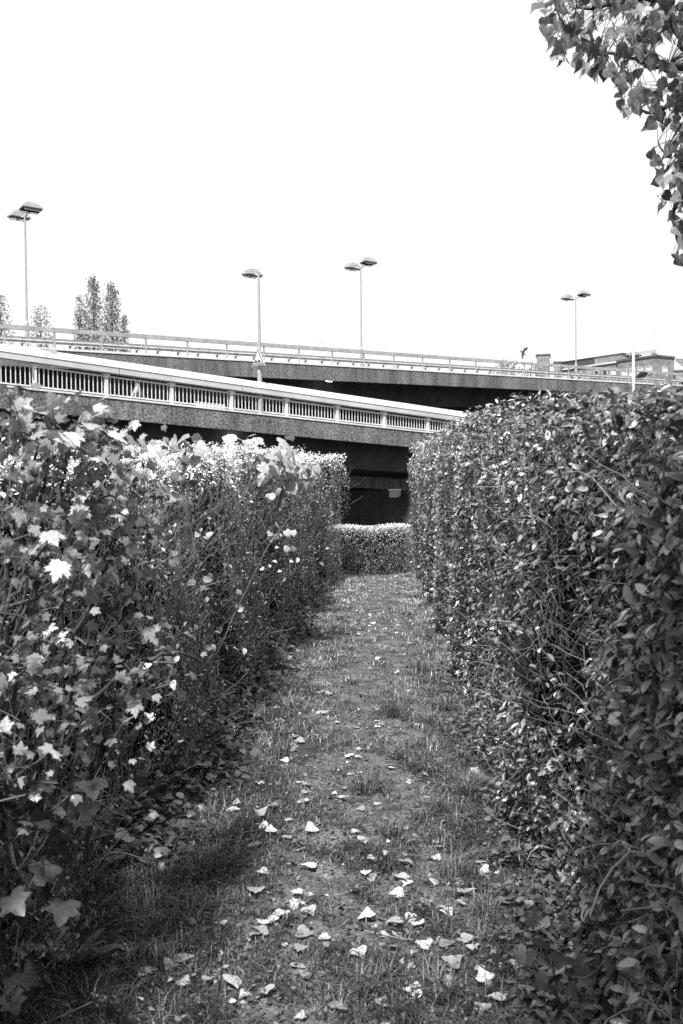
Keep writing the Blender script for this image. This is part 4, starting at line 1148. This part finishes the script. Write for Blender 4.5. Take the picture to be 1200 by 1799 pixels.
H = rng.uniform(.018, .050, len(P)) * (1 + .9 * edge + np.clip(cl, 0, 1)) * np.interp(t_, [2, 18], [1, 1.1])
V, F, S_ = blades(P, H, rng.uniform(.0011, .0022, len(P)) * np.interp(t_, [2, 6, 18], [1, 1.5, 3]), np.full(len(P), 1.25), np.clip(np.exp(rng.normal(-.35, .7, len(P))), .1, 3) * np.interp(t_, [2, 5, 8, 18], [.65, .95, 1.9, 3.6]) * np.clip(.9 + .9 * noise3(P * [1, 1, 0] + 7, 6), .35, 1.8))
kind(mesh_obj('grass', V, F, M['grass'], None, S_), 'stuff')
tag(bpy.data.objects['grass'], 'short patchy grass covering the narrow path', 'grass')
# small weed leaves and litter flat on the ground
P, t_, v_ = ground_pts(26000, 2.2, 18, .9, -1.25, .72)
cl = noise3(P * [1, 1, 0] + 4, 3.0) + .8 * sstep(.3, .8, np.abs(v_ + .2)) + rng.normal(0, .3, len(P))
k_ = cl > .12; P, t_, v_ = P[k_], t_[k_], v_[k_]; n = len(P)
nz = UP + rng.normal(0, .35, (n, 3)); P[:, 2] += rng.exponential(.018, n) + .006
V, F, S_ = scatter(DIA, P, frames(rng.normal(size=(n, 3)) * [1, 1, .25], nz), rng.uniform(.010, .028, n), rng.uniform(.4, 1.6, n))
o = kind(mesh_obj('ground_weeds', V, F, M['weed'], None, S_, smooth=True), 'stuff'); tag(o, 'tiny weed leaves and moss among the path grass', 'weeds')
# bank of fallen and ground ivy leaves along the left hedge foot
n = 3600
t_ = t_near(4.0, 15.5, .45)(n); f_ = rng.beta(1.0, 1.9, n)
P = pw(t_, vL(t_, 0) - .05 + f_ * .40, 0); P[:, 2] = gh(P) + (1 - f_) * .30 * rng.uniform(.2, 1, n) + .01
nz = UP + RP * .35 + rng.normal(0, .55, (n, 3))
V, F, S_ = scatter(HEART, P, frames(rng.normal(size=(n, 3)) * [1, 1, .25] + RP * .6, nz), rng.uniform(.024, .052, n), rng.uniform(.35, 1.5, n))
o = kind(mesh_obj('ground_ivy', V, F, M['under'], None, S_, smooth=True), 'stuff'); tag(o, 'bank of low dark ivy leaves along the twiggy hedge foot', 'ground cover')
n = 2600
t_ = t_near(2.5, 12, .9)(n); f_ = rng.beta(1.3, 1.6, n)
P = pw(t_, .66 - f_ * .34, 0); P[:, 2] = gh(P) + (1 - f_) * .16 * rng.uniform(.1, 1, n) + .012
k_ = noise3(P, 2.5) > -.15; P = P[k_]; n = len(P)
V, F, S_ = scatter(POPL, P, frames(rng.normal(size=(n, 3)) * [1, 1, .25] - RP * .5, UP + rng.normal(0, .3, (n, 3))), rng.uniform(.022, .045, n), rng.uniform(.4, 1.6, n))
o = kind(mesh_obj('strawberry_weeds', V, F, M['under'], None, S_, smooth=True), 'stuff'); tag(o, 'low toothed weed leaves along the privet hedge foot', 'weeds')

P, t_, v_ = ground_pts(7000, 2.3, 16, .98, -1.2, .66)
n = len(P); P[:, 2] += rng.exponential(.010, n) + .008
V, F, S_ = scatter(POPL, P, frames(rng.normal(size=(n, 3)) * [1, 1, .3], UP + rng.normal(0, .45, (n, 3))), rng.uniform(.010, .026, n), np.exp(rng.normal(-.2, .75, n)))
o = kind(mesh_obj('leaf_litter', V, F, M['weed'], None, S_, smooth=True), 'stuff'); tag(o, 'crumbled leaf litter strewn over the path', 'leaf litter')
# separate grass tufts
tg = 'grass tufts along the path edge'
for k, (px, py, h, nb, lab) in enumerate([(690, 1262, .24, 150, 'tall'), (640, 1395, .20, 120, 'mid'), (230, 1505, .17, 120, 'left'), (285, 1490, .13, 90, 'left'), (800, 1545, .16, 110, 'right'), (745, 1185, .20, 110, 'mid'), (620, 1205, .12, 90, 'mid'),
                                     (820, 1400, .18, 90, 'right'), (770, 1760, .13, 110, 'right'), (900, 1520, .16, 70, 'right'), (700, 1330, .16, 100, 'mid'), (260, 1560, .12, 80, 'left'), (860, 1620, .13, 80, 'right'), (420, 1330, .10, 70, 'mid'), (690, 1480, .12, 80, 'mid'), (640, 1750, .09, 80, 'mid')]):
    c = on_ground(px, py); n = nb
    P = c + rng.normal(0, .028, (n, 3)) * [1, 1, 0]; P[:, 2] = gh(P) - .004
    vv4 = blades(P, rng.uniform(.45, 1.15, n) * h, rng.uniform(.0013, .0026, n), np.full(n, .75), rng.uniform(.5, 1.9, n))
    o = mesh_obj('grass_tuft', vv4[0], vv4[1], M['grass'], None, vv4[2], base=c); o.location = c.tolist()
    lb_ = {'tall': 'tallest grass tuft standing at the right edge of the path', 'mid': 'grass tuft growing on the worn path', 'left': 'dark grass tuft near the large lobed leaves', 'right': 'grass tuft beside the privet hedge foot'}[lab]
    tag(o, lb_, 'grass tuft', tg)
for k in range(26):
    side = k % 2; tq = float(t_near(2.6, 11, 1.1)(1)[0])
    c = pw(tq, (-.86 + rng.uniform(-.08, .22)) if side else (.42 + rng.uniform(-.22, .08)), 0); n = int(rng.integers(35, 80))
    P = c + rng.normal(0, .03, (n, 3)) * [1, 1, 0]; P[:, 2] = gh(P) - .004
    vv4 = blades(P, rng.uniform(.4, 1.1, n) * rng.uniform(.08, .16), rng.uniform(.0013, .0024, n), np.full(n, 1.0), np.exp(rng.normal(0, .6, n)))
    o = mesh_obj('grass_tuft', vv4[0], vv4[1], M['grass'], None, vv4[2], base=c); o.location = c.tolist()
    tag(o, 'small loose grass tuft between path and ' + ('twiggy hedge' if side else 'privet hedge'), 'grass tuft', tg)
# rosette of dock leaves
dm = tmpl_mesh('dock_leaf', DOCK, M['dock'])
db = on_ground(128, 1715); db[2] = gh(db[None])[0]
dk = thing('dock_rosette', 'rosette of upright broad dock leaves by the path edge', 'weed', db)
for k in range(11):
    a = k * 2.4 + .3; el = .55 + .5 * (k % 3)
    yd = np.array((math.cos(a) * .6, math.sin(a) * .6, el)); nz = np.array((-math.cos(a), -math.sin(a), .8))
    place_piece('leaf', dm, db + np.array((math.cos(a), math.sin(a), 0)) * .015, frames(yd[None], nz[None])[0], rng.uniform(.12, .21), dk, db)
db = on_ground(540 * .333 + 10, 1680); db[2] = gh(db[None])[0]

# fallen leaves: the large ones stand where the photo shows them, the rest are strewn along the path
spots = [(300 + x / 3, 1200 + y / 3) for x, y in [(495, 420), (620, 412), (660, 347), (700, 288), (940, 385), (695, 640), (520, 655), (460, 712), (475, 757), (525, 800), (350, 803), (445, 880), (760, 770), (890, 612), (765, 975), (450, 1110), (660, 1108), (720, 1205), (590, 1255), (455, 1295), (540, 1290), (665, 1340), (510, 1340), (450, 1355), (100, 1280), (320, 1560), (85, 1490), (10, 1490), (505, 1620), (870, 1720), (1110, 1715), (1080, 1635), (980, 1445), (690, 1420), (1030, 1265), (690, 590), (330, 640), (310, 680), (710, 68), (840, 66), (795, 160)]]
spots += [(x / 3, 1200 + y / 3) for x, y in [(775, 1227), (645, 1400), (250, 1365), (790, 1545), (535, 1720), (220, 1660), (390, 1700), (815, 675), (980, 245), (715, 1415), (750, 845), (808, 855), (1020, 395), (930, 450), (700, 790), (615, 750)]]
spots += [(600 + x / 3, 1200 + y / 3) for x, y in [(455, 1185), (370, 1238), (315, 1270), (395, 1293), (410, 1430), (630, 1372), (690, 1395), (560, 1510), (740, 1525), (765, 1585), (840, 1475), (900, 1490), (870, 1075), (740, 990), (320, 950), (295, 1035), (175, 945), (95, 862), (130, 1012), (965, 1385), (1050, 1390), (880, 1360), (420, 1645), (870, 1675), (510, 1395), (610, 1110), (545, 410), (700, 470)]]
nm = len(spots)
extra, t_, v_ = ground_pts(210, 2.5, 17, 1.15, -1.0, .55)
pts = [on_ground(x, y, .02) for x, y in spots] + list(extra)
cm = [tmpl_mesh('fallen_leaf', c, M['fallen']) for c in CURL]
for k, p in enumerate(pts):
    p = np.array(p); p[2] = gh(p[None])[0] + (.030 if k < nm else .020)
    nz = UP + rng.normal(0, .22, 3) + np.array((0, -.18, 0))
    yd = rng.normal(size=3) * [1, 1, .12]
    s = rng.uniform(.048, .078) if k < nm else rng.uniform(.028, .06)
    o = place_piece('fallen_leaf', cm[k % 3], p, frames(yd[None], nz[None])[0], s, None, np.zeros(3))
    vq = float(np.dot(p, RP)); where = 'near the twiggy hedge foot' if vq < -.55 else 'near the privet hedge foot' if vq > .28 else 'on the worn middle of the path'
    big = 'large' if s > .07 else 'medium' if s > .048 else 'small'
    tag(o, '%s fallen leaf %s lying %s' % (big, ['with upturned sides', 'with arched blade', 'with wavy blade'][k % 3], where), 'leaf', 'fallen leaves on the path')
for k, (a, b, lab) in enumerate([((632, 1601), (700, 1622), 'thin bare stick lying under fallen leaves on the path'), ((640, 1640), (785, 1655), 'long thin curved stick beside the path grass tuft'), ((20, 1752), (60, 1790), 'short pale stick below the large lobed leaves'), ((890, 1700), (985, 1670), 'straight dark stick lying at the privet hedge foot')]):
    A, B = on_ground(*a, .03), on_ground(*b, .035)
    f = np.linspace(0, 1, 8)[:, None]; p = A + (B - A) * f + rng.normal(0, .004, (8, 3))
    p[:, 2] = gh(p) + .02
    v, ff, s = tubes(p[None], np.linspace(.004, .0025, 8)[None], 5)
    o = mesh_obj('stick', v, ff, M['branch'] if k == 3 else M['twig_l'], None, s * 1.4, smooth=True); tag(o, lab, 'stick')

# ------------------------------------------------------------------ poplar overhanging at upper right
tb = np.array((3.35, 5.6, 0.0)); tb[2] = gh(tb[None])[0] - .02
tr = thing('overhanging_tree', 'broadleaf tree reaching drooping leafy branches over the privet hedge', 'tree', tb)
p = walk(tb[None], np.array([[-.02, -.02, 1]]), np.array([7.5]), 14, .03)
v, f, s = tubes(p, np.linspace(.16, .05, 14)[None], 10); mesh_obj('trunk', v, f, M['bark'], tr, smooth=True, base=tb)
trunk = p[0]
poly = np.array([(935, -160), (936, 0), (950, 40), (968, 85), (985, 108), (1010, 128), (1062, 138), (1085, 168), (1088, 205), (1120, 222), (1146, 240), (1140, 262), (1138, 300), (1150, 330), (1156, 368), (1175, 400), (1182, 430), (1180, 468), (1200, 482), (1420, 470), (1420, -160)], float)
def inside(x, y):
    r = False; n = len(poly); j = n - 1
    for i in range(n):
        if (poly[i, 1] > y) != (poly[j, 1] > y) and x < (poly[j, 0] - poly[i, 0]) * (y - poly[i, 1]) / (poly[j, 1] - poly[i, 1]) + poly[i, 0]: r = not r
        j = i
    return r
holes = [(1180, 97, 24, 20), (1150, 138, 16, 9), (1160, 262, 18, 14), (1172, 300, 16, 12), (1068, 28, 10, 8), (1100, 42, 9, 9), (1145, 330, 9, 14), (1140, 8, 8, 9), (1166, 235, 8, 8), (1110, 152, 14, 7)]
twig_targets = []
ob = tmpl_mesh('poplar_leaf', POPL, M['poplar'])
pos_l, px_l = [], []
while len(pos_l) < 960:
    x, y = rng.uniform(930, 1330), rng.uniform(-60, 485)
    if not inside(x, y + 12): continue
    if any(((x - a) / c) ** 2 + ((y + 13 - b) / d) ** 2 < 1.35 for a, b, c, d in holes): continue
    if 225 < y < 340 and 1130 < x < 1185 and rng.random() < .45: continue
    pos_l.append(at(x, y, rng.uniform(4.0, 5.0))); px_l.append((x, y))
pos_l = np.array(pos_l); px_l = np.array(px_l)
inside_frame = px_l[:, 0] < 1205
idx = np.r_[np.where(inside_frame)[0], np.where(~inside_frame)[0]]
def hang_frame(n):
    a = rng.uniform(0, 6.28, n)
    nz = np.c_[np.cos(a), np.sin(a), rng.uniform(-.2, .9, n)]
    nz[:, 1] = -np.abs(nz[:, 1]) * rng.choice([1, 1, 1, -1], n)
    yd = np.c_[rng.normal(0, .7, n), rng.normal(0, .7, n), -np.ones(n)]
    return frames(yd, nz)
Rl = hang_frame(len(pos_l)); sz = rng.uniform(.045, .076, len(pos_l))
for k in idx[:300]: place_piece('leaf', ob, pos_l[k], Rl[k], sz[k], tr, tb)
k2 = idx[300:]
m = 2600                                                   # rest of the crown, out of frame above and to the right
cc = np.c_[rng.normal(3.9, .8, m), rng.normal(5.9, 1.1, m), rng.uniform(2.8, 7.6, m)]
pj = project(cc); cc = cc[(pj[:, 0] > 1230) | (pj[:, 1] < -60)]
ap = np.r_[pos_l[k2], cc]; m = len(ap)
v, f, s = scatter(POPL, ap, np.r_[Rl[k2], hang_frame(len(cc))], np.r_[sz[k2], rng.uniform(.06, .09, len(cc))], rng.uniform(.55, 1.45, m))
kind(mesh_obj('foliage', v, f, M['poplar_s'], tr, s, smooth=True, base=tb), 'stuff')
# boughs: run from the trunk through measured pixels
boughs = [[(1420, 60, 4.9), (1300, 90, 4.7), (1200, 116, 4.5), (1168, 124, 4.45), (1140, 118, 4.45), (1105, 98, 4.4), (1060, 92, 4.4)], [(1105, 98, 4.4), (1060, 95, 4.4), (1030, 85, 4.4), (1010, 62, 4.4), (985, 30, 4.4), (973, 0, 4.4)],
          [(1400, 120, 4.9), (1260, 140, 4.7), (1200, 160, 4.6), (1165, 188, 4.5), (1140, 198, 4.5), (1118, 192, 4.5)], [(1420, 40, 4.8), (1250, 130, 4.6), (1200, 85, 4.5), (1188, 55, 4.5), (1170, 20, 4.5), (1150, -20, 4.5)],
          [(1400, 150, 4.9), (1260, 220, 4.7), (1215, 300, 4.6), (1195, 340, 4.5), (1180, 390, 4.5), (1195, 440, 4.5)], [(1250, 40, 4.8), (1160, -5, 4.6), (1080, 2, 4.5), (1040, 15, 4.4), (1010, 10, 4.4)], [(1215, 260, 4.6), (1185, 300, 4.5), (1168, 318, 4.5), (1160, 250, 4.5)]]
for k, pts_ in enumerate(boughs):
    q = np.array([at(*z) for z in pts_])
    if k in (0, 2, 3, 4, 5): q = np.r_[[trunk[5 + (k % 4)]], q]
    ff = np.linspace(0, len(q) - 1, 22)
    pth = np.stack([np.interp(ff, np.arange(len(q)), q[:, j]) for j in range(3)], 1) + rng.normal(0, .006, (22, 3))
    r0 = .028 if k in (0, 2, 3, 4, 5) else .008
    v, f, s = tubes(pth[None], np.linspace(r0, .0035, 22)[None], 6); mesh_obj('bough', v, f, M['branch'], tr, smooth=True, base=tb)
    twig_targets.append(pth)
allp = np.concatenate(twig_targets)
lines = []
for k in range(len(pos_l)):
    d = np.linalg.norm(allp - pos_l[k], axis=1); j = np.argmin(d)
    a = allp[j]; b = pos_l[k]
    if d[j] < .5: lines.append([a + (b - a) * f + UP * .04 * math.sin(f * 3.14) for f in np.linspace(0, 1, 5)])
v, f, s = tubes(np.array(lines), np.full((len(lines), 5), .0014), 3, np.full(len(lines), .6)); kind(mesh_obj('leaf_stalks', v, f, M['twig_l'], tr, s, base=tb), 'stuff')

# unseen tree added behind the camera: its crown shades the near end of the path
sb = np.array((2.3, -1.5, 0.0)); sb[2] = gh(sb[None])[0] - .02
st_ = thing('added_shade_tree', 'unseen leafy tree added behind the camera to shade the path', 'tree', sb)
p = walk(sb[None], np.array([[-.10, .05, 1]]), np.array([5.4]), 12, .03)
v, f, s = tubes(p, np.linspace(.17, .05, 12)[None], 10); mesh_obj('trunk', v, f, M['bark'], st_, smooth=True, base=sb)
for k in range(9):
    q = walk(p[:, 4 + k % 7], np.array([[-.7 + .25 * math.sin(k * 3), math.cos(k * 2.3), .55]]), np.array([1.7]), 9, .12)
    v, f, s = tubes(q, np.linspace(.045, .01, 9)[None], 6); mesh_obj('limb', v, f, M['bark'], st_, smooth=True, base=sb)
n = 5200
d = unit(rng.normal(size=(n, 3))) * np.cbrt(rng.uniform(.05, 1, n))[:, None]
cc = np.array((1.05, -1.1, 4.9)) + d * np.array((1.5, 1.6, 1.4))
k_ = noise3(cc, 1.6) > -.30; cc = cc[k_]; n = len(cc)
v, f, s = scatter(POPL, cc, hang_frame(n), rng.uniform(.08, .13, n), rng.uniform(.5, 1.4, n))
kind(mesh_obj('crown', v, f, M['poplar_s'], st_, s, smooth=True, base=sb), 'stuff')
